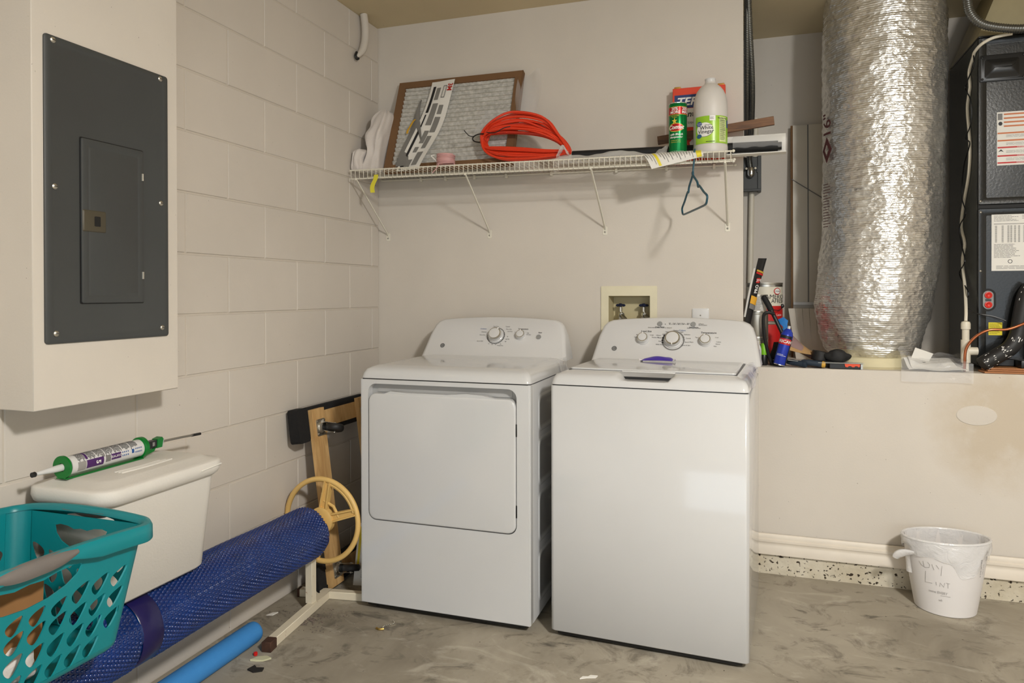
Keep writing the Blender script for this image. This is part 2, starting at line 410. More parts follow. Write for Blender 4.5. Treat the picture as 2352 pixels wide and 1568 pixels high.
# ================================================================ breaker panel
t = thing('breaker_panel', 'dark grey steel breaker panel set in the boxed-out wall', 'breaker panel', (CX, -1.707, 1.089))
pl = plane((CX, -1.901, 1.089), (0, 1, 0), (0, 0, 1))     # a along +y, b up, w out of the wall
PW, PH = .388, .759
b = B()
for i_, (g, w0) in enumerate(((0, 0), (0, .0025), (.004, .005))):
    pass
rings = [[pl(u, v, w_) for u, v in rrect(g, PW - g, g, PH - g, .008, 3)] for g, w_ in ((0, 0), (0, .004), (.003, .006), (.016, .0065), (.018, .0055))]
b.loft(rings, True, False, True); b.build('cover_plate', 'dgrey', t)
D0, D1, E0, E1 = .097, .293, .100, .523
b = B().loft([[pl(u, v, w_) for u, v in rrect(D0 + g, D1 - g, E0 + g, E1 - g, .004, 2)] for g, w_ in ((-.003, .0056), (-.003, .0062))], True, False, True)
b.build('door_gap', 'black', t)
b = B().loft([[pl(u, v, w_) for u, v in rrect(D0 + g, D1 - g, E0 + g, E1 - g, .004, 2)] for g, w_ in ((0, .006), (0, .0095), (.002, .0105), (.016, .0105), (.018, .0095), (.021, .0095), (.023, .0105))], True, False, True)
dr = b.build('door', 'dgrey', t)
lt = B().loft([[pl(u, v, w_) for u, v in rrect(.102 + g, .164 - g, .288 + g, .336 - g, .003, 2)] for g, w_ in ((-.004, .0105), (-.002, .013), (0, .0135))], True, False, True).build('latch', mat('bronze_latch', (74, 68, 54), .5), dr)
patch(rrect(.131, .149, .299, .325, .002, 2), pl, 'black', dr, 'latch_slot', .0142, .0134)
for z in (1.539, 1.264):
    B().cyl((CX + .011, -1.612, z - .010), (CX + .011, -1.612, z + .010), .0032, 8).build('hinge', 'zinc', dr)
for y, z in ((-1.879, 1.836), (-1.543, 1.835), (-1.876, 1.477), (-1.542, 1.475), (-1.874, 1.114), (-1.539, 1.114)):
    s_ = screw((CX + .0055, y, z), (1, 0, 0), .0078, 'zinc', t)
    B().box(CX + .0095, CX + .0110, y - .0045, y + .0045, z - .0008, z + .0008, mx=None).build('screw_slot', 'black', s_)
# ================================================================ washer and dryer (local: x right, y back, front at y=0)
def appliance_cap(W, D, z0, z1, notch=None):
    lv = [(0, z0), (.001, z0 + .006), (.006, z0 + .020), (.016, z0 + .033), (.032, z1 - .0075), (.052, z1 - .0015), (.072, z1)]
    rings = []
    for g, z in lv:
        r = []; n = 40
        base = rrect(g * .75, W - g * .75, g, D - g * .3, .02, 4)
        # rrect runs counter-clockwise from the right back corner; densify the front run
        pts = []
        for i in range(len(base)):
            p, q = base[i], base[(i + 1) % len(base)]
            m = n if (abs(p[1] - q[1]) < 1e-6 and p[1] < D / 2 and abs(p[0] - q[0]) > .2) else 1
            for k in range(m): pts.append((p[0] + (q[0] - p[0]) * k / m, p[1] + (q[1] - p[1]) * k / m))
        for x, y in pts:
            zz = z
            if notch and y < D / 2:
                a, c, dp = notch; e = .018
                f_ = max(0, min(1, (x - a) / e)) * max(0, min(1, (c - x) / e)); f_ = f_ * f_ * (3 - 2 * f_)
                zz = min(z, z - (z - (z1 - dp)) * f_) if z > z1 - dp else z
            r.append(V((x, y, zz)))
        rings.append(r)
    return rings
def console(t, W, y0, y1, yb, z0, z1, inset=.034):
    out = [(0, 0), (.010, .3), (.020, .6), (inset, .83), (inset + .014, .92), (inset + .036, .975), (inset + .07, .995)]
    pts = [(x, s) for x, s in out] + [(W * (.5 + .5 * k / 5 * (1 - 2 * (inset + .07) / W)) if False else inset + .07 + (W - 2 * inset - .14) * (k + 1) / 8, 1 + .05 * math.sin(PI * (k + 1) / 8)) for k in range(7)] + [(W - x, s) for x, s in reversed(out)]
    fn = lambda x, s, g=0, dy=0: V((x + (W / 2 - x) * g, y0 + (y1 - y0) * s + dy, z0 + (z1 - z0) * s * (1 - .25 * g) + (0 if s > .05 else 0)))
    rings = [[fn(x, s, .05, -.002) for x, s in pts], [fn(x, s, .03, 0) for x, s in pts], [fn(x, s, .008, .006) for x, s in pts], [fn(x, s, 0, .018) for x, s in pts],
             [V((x, max(yb - .01, y0 + (y1 - y0) * s + .03), z0 + (z1 - z0) * s)) for x, s in pts], [V((x, yb, z0 + (z1 - z0) * s * .97)) for x, s in pts]]
    b = B().loft(rings, True, True, True); b.build('console', 'enclp', t, ang=50)
    pf = plane((W / 2, y0 - .0022, z0), (1, 0, 0), (0, y1 - y0, z1 - z0)); return pf
def knob(pf, a, c, r, t, h=.024, ang=0.):
    def mx():
        o = pf(a, c, 0); n = (pf(a, c, 1) - o); m = n.to_track_quat('Z', 'Y').to_matrix().to_4x4(); m.translation = o; return m
    k = B().lathe([(r * 1.12, 0), (r * 1.08, .004), (r * .98, .006), (r * .95, h * .75)], 28, mx()).build('knob', 'enclp', t)
    B().lathe([(r * .955, h * .72), (r * .97, h * .86), (r * .90, h * .99), (r * .80, h * 1.0)], 28, mx(), False).build('chrome_ring', 'chrome', k)
    B().lathe([(r * .80, h * .98), (r * .78, h * 1.03), (r * .70, h * 1.05), (1e-5, h * 1.06)], 28, mx()).build('knob_cap', 'enclp', k)
    p2 = lambda u, v, w_: pf(a + u * math.cos(ang) - v * math.sin(ang), c + u * math.sin(ang) + v * math.cos(ang), w_)
    B().prism(rect(-.0022, .0022, r * .74, r * .98), h * .9, h * 1.07, p2).build('pointer', 'inkw', k)
    return k
def badge(pf, a, c, t):
    bd = B().prism(ell(a, c, .011, .011), 0, .0015, pf).build('badge', 'mgrey', t)
    B().frame(ell(a, c, .0096, .0096), ell(a, c, .0082, .0082), .0014, .0019, pf).build('badge_ring', 'ink', bd)
    text('GE', .0105, pf, 'ink', bd, (a, c), shear=.35, w=.002)
def emboss(t, W, D, zs, side=1):
    x = W if side > 0 else 0
    for z0, z1 in zs:
        b = B().loft([[V((x + side * w_, u, v)) for u, v in rrect(.10 + g, D - .04 - g, z0 + g, z1 - g, .03, 4)] for g, w_ in ((0, 0), (.004, .003), (.012, .0035), (.016, .001))], True, False, True)
        b.build('side_panel', 'encl', t)
# ---- dryer
W, D = .683, .655
t = local_thing('clothes_dryer', 'white clothes dryer with a square front door, left of the washer', 'dryer', (.347, -.77, 0))
bz0, bz1 = .028, .885
fp = lambda u, v, w_=0.: V((u, -w_, v))
hole = rrect(.033, .632, .348, .869, .034, 6)
b = B()
b.frame(rrect(0, W, bz0, bz1, .003, 2), hole, -.034, -.005, fp); b.frame(rrect(.0022, W - .0022, bz0, bz1, .003, 2), hole, -.005, -.0018, fp); b.frame(rrect(.006, W - .006, bz0 + .002, bz1, .003, 2), hole, -.0018, 0, fp); b.build('front_panel', 'encl', t)
b = B().loft([[V((x, y, z)) for x, y in rrect(0, W, .034, D, .004, 3)] for z in (bz0, bz1)], True, True, True)
b.build('cabinet', 'encl', t)
patch(hole, fp, 'encl_shade', t, 'door_recess', -.0330, -.0336)
# scooped hand recess above the door
B().loft([[V((x, y, z)) for x, z in ((.06, .835), (.605, .835))] + [V((x, y + .002, z)) for x, z in ((.605, .868), (.06, .868))] for y in (.0300, .0328)]).build('hand_recess', 'encl_shade', t)
door = rrect(.0365, .6285, .3515, .832, .030, 6)
b = B().loft([[fp(u + (.3325 - u) * g, v + (.592 - v) * g, w_) for u, v in door] for g, w_ in ((0, -.028), (0, -.004), (.004, .0015), (.012, .003), (.03, .0035))], True, True, True)
dd = b.build('door', 'encl', t, ang=60)
B().loft([[V((x, y, z)) for x, z in ((.09, .828), (.57, .828), (.50, .842), (.44, .845), (.36, .838), (.20, .838), (.13, .842))] for y in (-.001, .02)]).build('door_lip', 'encl', dd)
for z0, z1 in ((.70, .745), (.41, .455)): B().box(.6285, .6335, -.001, .012, z0, z1, .001, 1).build('hinge', 'black', dd)
patch(rect(.010, W - .010, bz1 - .001, bz1 + .004), fp, 'black', t, 'top_seam', -.0015, -.006)
b = B().loft([[V(p) for p in r] for r in appliance_cap(W, D - .11, .889, .937)], True, True, True); b.build('top', 'encl', t, ang=60)
pf = console(t, W - .004, .525, .632, .655, .925, 1.096)
S = math.hypot(.107, .171)
pd = lambda a, c, w_=0.: pf(a, c * S, w_)
k1 = knob(pf, .004, .116, .0310, t, .027, ang=-.5); k2 = knob(pf, .121, .118, .0205, t, .022)
B().frame(ell(.004, .116, .041, .041, 40), ell(.004, .116, .038, .038, 40), 0, .0008, pf).build('dial_scale', 'inkg', t)
for i in range(16):
    a = math.radians(200 + i * 12); B().prism(ell(.004 + .0395 * math.cos(a), .116 + .0395 * math.sin(a), .0034, .0016, 8), 0, .0011, pf).build('dial_mark', 'ink', t)
B().prism(ell(.203, .113, .011, .011), 0, .003, pf).build('start_button', 'mgrey', t)
badge(pf, -.243, .061, t)
text('Cottons', .0088, pf, 'inkb', t, (-.062, .150), w=.0008)
for s, a, c in (('Delicates', -.046, .132), ('More Dry', -.050, .118), ('Quick Fluff', -.055, .090), ('Easy Care', -.002, .158), ('Casuals', .044, .158), ('More Dry', .050, .146), ('Less Dry', .056, .136), ('70', .050, .112), ('60 Min', .052, .101), ('50', .046, .090), ('Timed Dry', .028, .072), ('40', .028, .079), ('30', .010, .076), ('20', -.004, .076), ('10', -.018, .079)):
    text(s, .0066, pf, 'ink', t, (.004 + (a - .004) * 1.2, .116 + (c - .116) * 1.12), w=.0008)
text('Temperature', .0088, pf, 'ink', t, (.126, .152), w=.0008, bold=.0001)
for s, a, c in (('Medium', .116, .143), ('Low', .093, .136), ('High', .151, .132), ('No Heat', .156, .124)): text(s, .0055, pf, 'ink', t, (a, c), w=.0008)
text('Start', .0085, pf, 'ink', t, (.207, .135), w=.0008, bold=.0001)
emboss(t, W, D, ((.07, .26), (.29, .48), (.50, .68), (.70, .84)))
for x in (.05, W - .05):
    for y in (.06, D - .06): B().cyl((x, y, 0), (x, y, .03), .02, 12).build('foot', 'black', t)
B().loft([[V((x, y, z)) for x, y in rrect(.02, W - .02, .012, D - .01, .01, 2)] for z in (.016, .0285)]).build('base', 'black', t)
b = B().grid(lambda u, v: V((W - .004 + .012 * v, .40 + .13 * u, .94 - .055 * v * (1 + .3 * u) + .003)), 6, 4); b.build('protective_film', film_mat('clear_film', alpha=.35), t)
# ---- washer
W, D = .668, .665
t = local_thing('washing_machine', 'white top-loading washing machine with three console knobs, right of the dryer', 'washer', (1.099, -.755, 0), math.radians(-2.9))
b = B().loft([[V((x, y, z)) for x, y in rrect(g, W - g, g, D, .014, 5)] for g, z in ((.004, .022), (0, .026), (0, .886), (.003, .888))], True, True, True)
b.build('cabinet', 'encl', t, ang=60)
B().loft([[V((x, y, z)) for x, y in rrect(.004, W - .004, .004, D - .02, .012, 3)] for z in (.886, .8935)]).build('top_seam', 'black', t)
b = B().loft([[V(p) for p in r] for r in appliance_cap(W, D - .09, .892, .937, (.235, .425, .024))], True, True, True); b.build('top', 'encl', t, ang=60)
lid = [(.045, .098), (.228, .098), (.246, .105), (.414, .105), (.432, .098), (.620, .098), (.622, .505), (.043, .505)]
B().prism([(.041, .094), (.230, .094), (.430, .094), (.6245, .094), (.6265, .507), (.039, .507)], .932, .9378, lambda u, v, w_: V((u, v, w_))).build('lid_gap', 'black', t)
ld = B().loft([[V((.333 + (u - .333) * s, .3 + (v - .3) * s, z)) for u, v in rrect(.044, .620, .100, .503, .012, 4)] for s, z in ((1, .936), (1, .9415), (.995, .943), (.98, .9435))], True, True, True).build('lid', 'encl', t, ang=60)
B().box(.238, .422, .080, .104, .9245, .9405, .003, 2).build('lid_handle', 'encl', ld)
B().box(.247, .413, .064, .098, .9133, .9215, 0).build('finger_slot', 'black', ld)
pf = console(t, W + .014, .535, .645, .672, .925, 1.100)
KA = 1.42
K = [(-.128, .110, .0222, .025, 0.), (-.004, .108, .0325, .028, PI), (.126, .107, .0228, .025, .2)]
for a, c, r, h, g in K: knob(pf, a, c, r, t, h, g)
B().frame(ell(-.004, .108, .046, .046, 40), ell(-.004, .108, .041, .041, 40), 0, .0008, pf).build('dial_scale', 'inkg', t)
for a0, m_ in ((150, 'ink'), (165, 'ink'), (180, 'ink'), (195, 'ink'), (330, 'inkg'), (20, 'inkg'), (5, 'inkg')):
    a = math.radians(a0); B().prism(ell(-.004 + .0435 * math.cos(a), .108 + .0435 * math.sin(a), .004, .004, 8), 0, .0011, pf).build('dial_mark', m_, t)
for a, c in ((-.065, .186), (.072, .186)): B().prism(ell(a, c, .0105, .0105), 0, .003, pf).build('button', 'mgrey', t)
for i in range(6): B().prism(ell((-.030, -.017, -.004, .009, .022, .036)[i] * KA, .185, .0016, .0016, 8), 0, .0009, pf).build('indicator', 'ink', t)
B().prism(rect(-.017 * KA, .036 * KA, .1847, .1853), 0, .0006, pf).build('indicator_line', 'inkg', t)
for a, c in ((.067, .1885), (.067, .183)): B().prism(ell(a * KA, c, .0012, .0012, 8), 0, .0009, pf).build('indicator', 'ink', t)
badge(pf, -.245, .064, t)
for s, z, a, c in (('Load Size', .0092, -.083, .139), ('Temperature', .0092, .096, .137), ('Deep Rinse', .0066, -.045, .158), ('Start/Pause', .0066, .053, .158)): text(s, z * 1.25, pf, 'ink', t, (a * KA, c + (.013 if z < .009 else .010)), w=.0008, bold=.0001)
text('Colors', .0098, pf, 'inkb', t, (.021 * KA, .156), w=.0008)
for s, a, c in (('Fill', -.017, .175), ('Soak', -.004, .175), ('Wash', .009, .175), ('Rinse', .022, .175), ('Spin', .036, .175), ('Pause', .075, .1735), ('Lid Locked', .079, .168), ('Select during wash, rinse or delayed', -.045, .153), ('Hold 3 Secs to Stop', .053, .153),
                ('Medium', .003, .146), ('Heavy', -.021, .140), ('Light', .020, .140), ('Light', -.031, .131), ('Whites', -.046, .126), ('Medium', -.040, .117), ('Heavy', -.039, .104), ('Bulky Items', -.040, .092), ('Delicates', .036, .131), ('Casuals', .040, .117), ('Speed Wash', .043, .103), ('Drain & Spin', .035, .091),
                ('Med', -.108, .127), ('Small', -.113, .118), ('Large', -.066, .127), ('Precise Fill', -.055, .118), ('Tap Cold', .068, .121), ('Cool', .119, .122), ('Colors', .125, .106), ('Warm', .123, .098), ('Hot', .116, .090)):
    text(s, .0068, pf, 'ink', t, (a * KA, c + (.0145 if c > .15 else .108 + (c - .108) * 1.25 - c)), w=.0008)
for x in (.06, W - .06):
    for y in (.07, D - .06): B().cyl((x, y, 0), (x, y, .025), .022, 12).build('foot', 'black', t)
B().loft([[V((x, y, z)) for x, y in rrect(.02, W - .02, .012, D - .01, .01, 2)] for z in (.010, .0225)]).build('base', 'black', t)
# clear protective film still clinging to the right edge of the top
def filmfn(u, v):
    y = .10 + .42 * u; x = W - .030 + .034 * min(1, v * 1.4); z = .940 - .05 * max(0, v * 1.4 - .5) - .012 * v * math.sin(5 * u)
    return V((x + .003 * math.sin(9 * u + 4 * v) * v, y, z + .002))
B().grid(filmfn, 16, 8).build('protective_film', film_mat('violet_tinted_film', (.80, .80, .92, 1), .55, .1), t, label='clear violet tinted protective film')
# purple packet left on the washer lid
def packet():
    t = thing('sweetener_packet', 'crumpled purple foil packet lying on the washer lid', 'packet', (1.420, -.33, .944))
    m1 = mat('purple_foil', (78, 58, 168), .3, .2); m2 = mat('white_foil', (224, 220, 228), .35)
    def fn(u, v):
        x = 1.362 + .118 * u; y = -.352 + .050 * v + .01 * math.sin(3 * u); hgt = .017 * math.sin(PI * min(1, v * 1.02)) ** .8 * (math.sin(PI * u) ** .5 * .7 + .25 * u)
        return V((x, y, 0.9475 + max(0, hgt) + .004 * math.sin(11 * u + 6 * v) * v * (1 - v)))
    B().grid(fn, 16, 10, .0012).build('wrapper', m1, t)
    for u in (0, 1):
        def g(a, c, u=u):
            p = fn(u, c); return p + V(((-.010 if u == 0 else .010) * a, 0, .007 * a * math.sin(6 * c + u)))
        B().grid(g, 3, 6, .0008).build('crimped_end', m2, t)
packet()
# ================================================================ wire shelf
zs = lambda x: 1.777 - .0113 * (x - .025)
t = thing('wire_shelf', 'white coated wire shelf on four diagonal brackets above the machines', 'shelf', (.86, 0, 1.49))
SX0, SX1, SYF = .022, 1.700, -.305
for y, dz, r in ((SYF, 0, .0034), (SYF, -.039, .0034), (-.155, -.006, .0032), (-.012, -.004, .0034)):
    B().cyl((SX0, y, zs(SX0) + dz), (SX1 + (.004 if y == SYF else 0), y, zs(SX1) + dz), r, 8).build('rail', 'coatw', t)
    B().sphere((SX1 + .006, y, zs(SX1) + dz), .0062, 10, 6).build('rail_cap', 'coatw', t)
wm = bpy.data.meshes.new('shelf_wire'); b = B(); r = .0017
b.tube([(0, -.008, .0035), (0, SYF + .004, .0035), (0, SYF - .0025, .001), (0, SYF - .0032, -.004), (0, SYF - .0032, -.041)], r, 6); b.bm.to_mesh(wm); b.bm.free()
wm.materials.append(M['coatw'])
for p_ in wm.polygons: p_.use_smooth = True
n = 79
for i in range(n):
    x = SX0 + .008 + (SX1 - SX0 - .012) * i / (n - 1)
    o = bpy.data.objects.new('shelf_wire', wm); COL.objects.link(o); o.location = (x, 0, zs(x)); adopt(o, t)
for x in (.054, .593, 1.147, 1.675):
    b = B(); zt = zs(x) - .043
    b.tube([(x, SYF + .004, zt), (x, SYF + .012, zt - .006), (x, -.012, 1.512), (x, -.004, 1.500)], .0062, 6, flat=.55)
    br = b.build('bracket', 'coatw', t)
    B().prism(rrect(x - .010, x + .010, 1.474, 1.512, .004, 2), 0, .0025, lambda u, v, w_: V((u, -w_, v))).build('foot_plate', 'coatw', br)
    screw((x, -.0025, 1.487), (0, -1, 0), .0042, 'steel', br)
    B().box(x - .004, x + .004, SYF - .006, SYF + .010, zt - .003, zt + .008, .001, 1).build('hook', 'coatw', br)
for x in (.24, .37, .52, .68, .9, 1.2, 1.42, 1.62):
    B().box(x - .006, x + .006, -.020, 0, zs(x) - .016, zs(x) + .004, .002, 1).build('wall_clip', 'coatw', t)
# ---- furnace filter leaning on the wall
fl_ = plane((.135, -.200, 1.782), (1, 0, 0), (0, .17, .462)); FW, FH = .635, .492
FC = mat('brown_filter_frame', (118, 86, 56), .8, bump=.1, bs=80)
t = thing('air_filter', 'brown cardboard framed pleated air filter leaning on the wall shelf', 'air filter', (.45, -.19, 1.781))
for nm, q in (('frame_bottom', rect(0, FW, 0, .034)), ('frame_top', rect(0, FW, FH - .034, FH)), ('frame_side', rect(0, .036, .034, FH - .034)), ('frame_side', rect(FW - .036, FW, .034, FH - .034))):
    B().prism(q, -.024, 0, fl_).build(nm, FC, t)
B().prism(rect(FW, FW + .0015, 0, FH), -.026, .002, fl_).build('frame_edge', 'cardd', t)
mm = NT('filter_media'); p = mm.co(); mm.l(mm.ramp(mm.noise(p, 60, 4), [(.3, C(164, 161, 153)), (.7, C(206, 203, 196))]), mm.b.inputs['Base Color']); mm.b.inputs['Roughness'].default_value = .95
M['media'] = mm.m
nr = 18
def media(u, v):
    ph = v * nr * 2 * PI; hgt = .0042 * math.cos(ph) + .0012 * math.sin(u * 190) * max(0, math.cos(ph))
    return fl_(.034 + (FW - .068) * u, .032 + (FH - .064) * v, -.010 + hgt)
B().grid(media, 90, nr * 8).build('pleated_media', 'media', t)
# torn printed wrap hanging down the filter
fx = lambda v: .182 - .10 * v ** 1.1 + .010 * math.sin(5 * v)      # v 0 top .. 1 bottom
wr = lambda u, v, w_=0.: fl_(fx(v) + u * (.122 - .006 * math.sin(7 * v)), .470 - .475 * v, .007 + w_ + .010 * math.sin(6 * v + 2 * u) * u)
wp = B().grid(lambda i, j: wr(i, j), 8, 26).build('printed_wrap', 'paper', t, label='torn white printed wrapper strip')
gm = mat('grey_print', (128, 126, 122), .6); tq = lambda u0, u1, v0, v1, m_, nm='print_block': B().grid(lambda i, j: wr(u0 + (u1 - u0) * i, v0 + (v1 - v0) * j, .0012), 3, 8).build(nm, m_, wp)
tq(.12, .24, .06, .36, 'ink'); tq(.14, .20, .38, .52, 'ink'); tq(.12, .22, .55, .86, 'ink'); tq(.10, .26, .88, .985, 'ink')
tq(.30, .48, .08, .22, gm); tq(.32, .55, .26, .50, gm); tq(.62, .80, .28, .38, gm); tq(.60, .82, .41, .58, gm); tq(.40, .58, .56, .70, gm); tq(.60, .78, .62, .76, gm); tq(.34, .5, .74, .80, gm); tq(.56, .8, .80, .95, gm); tq(.24, .5, .88, .97, gm)
tq(.58, .74, .06, .20, 'inkg', 'print_box'); tq(.61, .71, .07, .19, 'paper', 'print_box')
redm = mat('red_print', (176, 40, 30), .6)
text('3M', .030, lambda a, c, w_: wr(.86 + c * 9, .085 + a * 2.2, .0016), redm, wp, (0, 0), bold=.001)
gw = mat('grey_torn_wrap', (122, 120, 116), .55)
B().grid(lambda i, j: fl_(.062 + .075 * j + (.05 + .05 * math.sin(4 * j + .5)) * i * (1 - .3 * j), .02 + .36 * j, .004 + .006 * math.sin(9 * j + 3 * i)), 6, 22).build('torn_wrap', gw, t)
yel = mat('yellow_print', (206, 158, 40), .6)
B().grid(lambda i, j: fl_(.094 + .010 * i + .03 * j ** 2, .19 + .075 * j, .0135 + .002 * math.sin(9 * j)), 2, 6).build('yellow_print', yel, t)
M['film'] = film_mat('clear_plastic_wrap', alpha=.20)
def clear(u, v):
    a = FW - .02 + u * (.085 + .035 * math.sin(2.5 * v)) ; return fl_(a, .28 + .20 * v - .05 * u * (1 - v), -.012 + .02 * math.sin(5 * u + 3 * v) + .012 * u)
B().grid(clear, 12, 14).build('clear_wrap', 'film', t)
B().grid(lambda u, v: fl_(.43 + .16 * u + .05 * v, .16 + .13 * v - .03 * u, .004 + .006 * math.sin(6 * u + 5 * v)), 8, 8).build('clear_wrap', 'film', t)
# ---- white towel
def lump(path, rad, m, parent, name, seg=20, amp=.18, sc=22., flat=1.):
    P_ = catmull(path, 5); b = B(); k = len(P_)
    b.tube(P_, 1, seg, rf=lambda s: max(.002, rad(s)), flat=flat)
    for v in b.bm.verts:
        d = noise.noise(v.co * sc) * amp + noise.noise(v.co * sc * 2.7) * amp * .4
        s = min(range(k), key=lambda i: (P_[i] - v.co).length); v.co += (v.co - P_[s]) * d
    return b.build(name, m, parent, ang=80)
M['towel'] = mat('white_terry', (214, 206, 200), .95, bump=.5, bs=240, sheen=.3)
t = thing('hand_towel', 'white towel bunched up in the corner of the wall shelf', 'towel', (.08, -.16, 1.781))
def cloth_stack(lv, name, seed, seg=44):
    rings = []
    L2 = catmull([(z, xa, xb) for z, xa, xb, _, _ in lv], 4); L3 = catmull([(z, ya, yb) for z, _, _, ya, yb in lv], 4)
    for p_, q_ in zip(L2, L3):
        z, xa, xb = p_; _, ya, yb = q_; cx, cy, hx, hy = (xa + xb) / 2, (ya + yb) / 2, (xb - xa) / 2, (yb - ya) / 2; ring = []
        for i in range(seg):
            g = 2 * PI * i / seg; c, s_ = math.cos(g), math.sin(g); e = .62
            wv = 1 + .075 * math.sin(5 * g + seed + 9 * z) + .05 * math.sin(9 * g - 14 * z + seed) + .10 * noise.noise(V((c * 2, s_ * 2, z * 16 + seed)))
            ring.append(V((max(.004, cx + hx * wv * math.copysign(abs(c) ** e, c)), min(-.012, cy + hy * wv * math.copysign(abs(s_) ** e, s_)), z + .008 * noise.noise(V((c * 2 + seed, s_ * 2, z * 9))))))
        rings.append(ring)
    return B().loft(rings).build(name, 'towel', t, ang=75)
cloth_stack([(1.784, .040, .124, -.245, -.085), (1.80, .036, .128, -.25, -.08), (1.84, .050, .124, -.24, -.08), (1.885, .060, .124, -.235, -.075), (1.92, .046, .128, -.23, -.06), (1.965, .042, .134, -.22, -.05), (2.00, .056, .136, -.20, -.04), (2.04, .054, .138, -.18, -.035), (2.07, .070, .134, -.16, -.04), (2.088, .088, .118, -.14, -.06)], 'folded_body', 1.)
cloth_stack([(1.784, .010, .052, -.28, -.20), (1.80, .008, .058, -.285, -.19), (1.84, .010, .050, -.28, -.18), (1.872, .014, .062, -.275, -.18), (1.884, .026, .056, -.26, -.19)], 'curled_corner', 4., 28)
# ---- roll of pink wire
M['pink'] = mat('pink_wire', (208, 160, 158), .5)
t = thing('pink_wire_coil', 'small coil of pale pink wire on the wall shelf', 'wire coil', (.480, -.262, 1.781))
pts = []
for i in range(11 * 16):
    a = 2 * PI * i / 16; k = i / 16; pts.append((.481 + (.040 + .002 * math.sin(k * 3)) * math.cos(a), -.258 + .032 * math.sin(a), 1.7865 + .0040 * k + .002 * math.sin(a + k)))
B().tube(pts, .0028, 6).build('strands', 'pink', t)
B().tube(catmull([(.440, -.262, 1.80), (.428, -.275, 1.815), (.420, -.28, 1.825), (.434, -.275, 1.828)], 5), .003, 6).build('twist_tie', 'paper', t)
B().tube(catmull([(.47, -.29, 1.785), (.47, -.309, 1.782), (.462, -.312, 1.765), (.44, -.312, 1.742)], 5), .002, 6).build('loose_end', 'pink', t)
# ---- orange-red extension cord
M['cord'] = mat('orange_cord', (222, 58, 26), .42, var=.04)
t = thing('extension_cord', 'coiled orange-red extension cord on the wall shelf', 'extension cord', (.84, -.22, 1.776))
rnd = random.Random(5); pts = []
for k in range(22):
    j = rnd.uniform(-1, 1); e = rnd.uniform(0, 1); y0 = -.235 + .060 * (k / 21) + rnd.uniform(-.008, .008); q = lambda: rnd.uniform(-.006, .006)
    tp = -.085 * e ** 1.3 + .010
    pts += [(.640 + .010 * rnd.random(), y0, 1.905 + q() * 2), (.700 + q(), y0 - .012, 1.962 + tp * .6), (.800 + q() * 3, y0, 1.990 + tp), (.905 + q() * 3, y0 + .006, 1.962 + tp * .9), (.985 + q(), y0 + .01, 1.895 + tp * .5),
            (1.030 + q(), y0 - .01, 1.815 + q()), (.950 + q(), y0 - .018, 1.794 + .030 * e), (.830 + q() * 2, y0 - .02, 1.790 + .052 * e), (.725 + q() * 2, y0 - .018, 1.804 + .050 * e), (.658 + q(), y0 - .006, 1.848 + .012 * e)]
B().tube(catmull(pts, 5), .0054, 7).build('cord', 'cord', t)
b = B().tube([(.628 + .030 * math.cos(a), -.21 + .060 * math.sin(a), 1.903 + .012 * math.cos(a)) for a in [2 * PI * i / 20 for i in range(20)]], .0030, 6, True)
b.tube(catmull([(.612, -.262, 1.900), (.600, -.275, 1.902), (.590, -.28, 1.912), (.580, -.285, 1.925)], 4), .0022, 6); b.build('zip_tie', 'black', t)
B().tube(catmull([(.68, -.272, 1.912), (.72, -.28, 1.905), (.76, -.28, 1.922), (.79, -.275, 1.928)], 4), .002, 6).build('tie_tail', 'black', t)
# ---- crumpled clear plastic bags
M['bag'] = film_mat('hazy_plastic', (.86, .86, .85, 1), .48, .3, .8)
t = thing('plastic_bags', 'crumpled clear plastic bags lying at the shelf front beside the cord', 'plastic bag', (1.2, -.26, 1.768))
def bag(u, v):
    x = .992 + .43 * u; w_ = math.sin(PI * min(1, .08 + u * .95)) ** .4
    return V((x, -.295 + .12 * v, zs(x) + .006 + (.034 * math.sin(PI * v) + .010 * noise.noise(V((x * 22, v * 5, 0))) * math.sin(PI * v)) * (.55 + .45 * math.cos(u * 5) ** 2) * w_))
B().grid(bag, 48, 12).build('bag_body', 'bag', t)
B().grid(lambda u, v: V((1.0 + .05 * u, -.30 + .05 * v, zs(1) + .02 + .035 * math.sin(PI * u) + .02 * noise.noise(V((u * 3, v * 3, 2))))), 8, 8).build('bag_mouth', 'bag', t)
B().grid(lambda u, v: V((1.36 + .09 * u, -.285 + .08 * v, zs(1.4) + .008 + .05 * u * v + .012 * noise.noise(V((u * 4, v * 4, 5))))), 10, 8).build('bag_corner', 'bag', t)
# ---- black roller in its blister pack, walnut slat
t = thing('roller_shade_pack', 'long black roller in clear blister packaging overhanging the shelf end', 'roller shade', (1.47, -.13, 1.766))
B().cyl((1.03, -.135, 1.813), (1.872, -.135, 1.800), .0205, 20).build('black_tube', 'blackm', t)
B().cyl((1.872, -.135, 1.799), (1.886, -.135, 1.799), .016, 16).build('tube_end', 'black', t)
B().box(1.62, 1.902, -.112, -.109, 1.772, 1.853).build('backing_card', 'paper', t)
B().box(1.62, 1.902, -.165, -.112, 1.7695, 1.7725).build('card_fold', 'paper', t)
B().grid(lambda u, v: V((1.70 + .205 * u, -.112 - .055 * math.sin(PI * v) , 1.775 + .078 * v + .002 * math.sin(20 * u))), 14, 10).build('blister', 'film', t)
t = tag(B().box(-.235, .235, -.0075, .0075, -.0175, .0175, .001, 1, Matrix.Translation((1.625, -.085, 1.888)) @ Matrix.Rotation(-.105, 4, 'Y')).build('wooden_slat', 'woodd'), 'dark stained wooden slat behind the vinegar jug', 'wood slat')
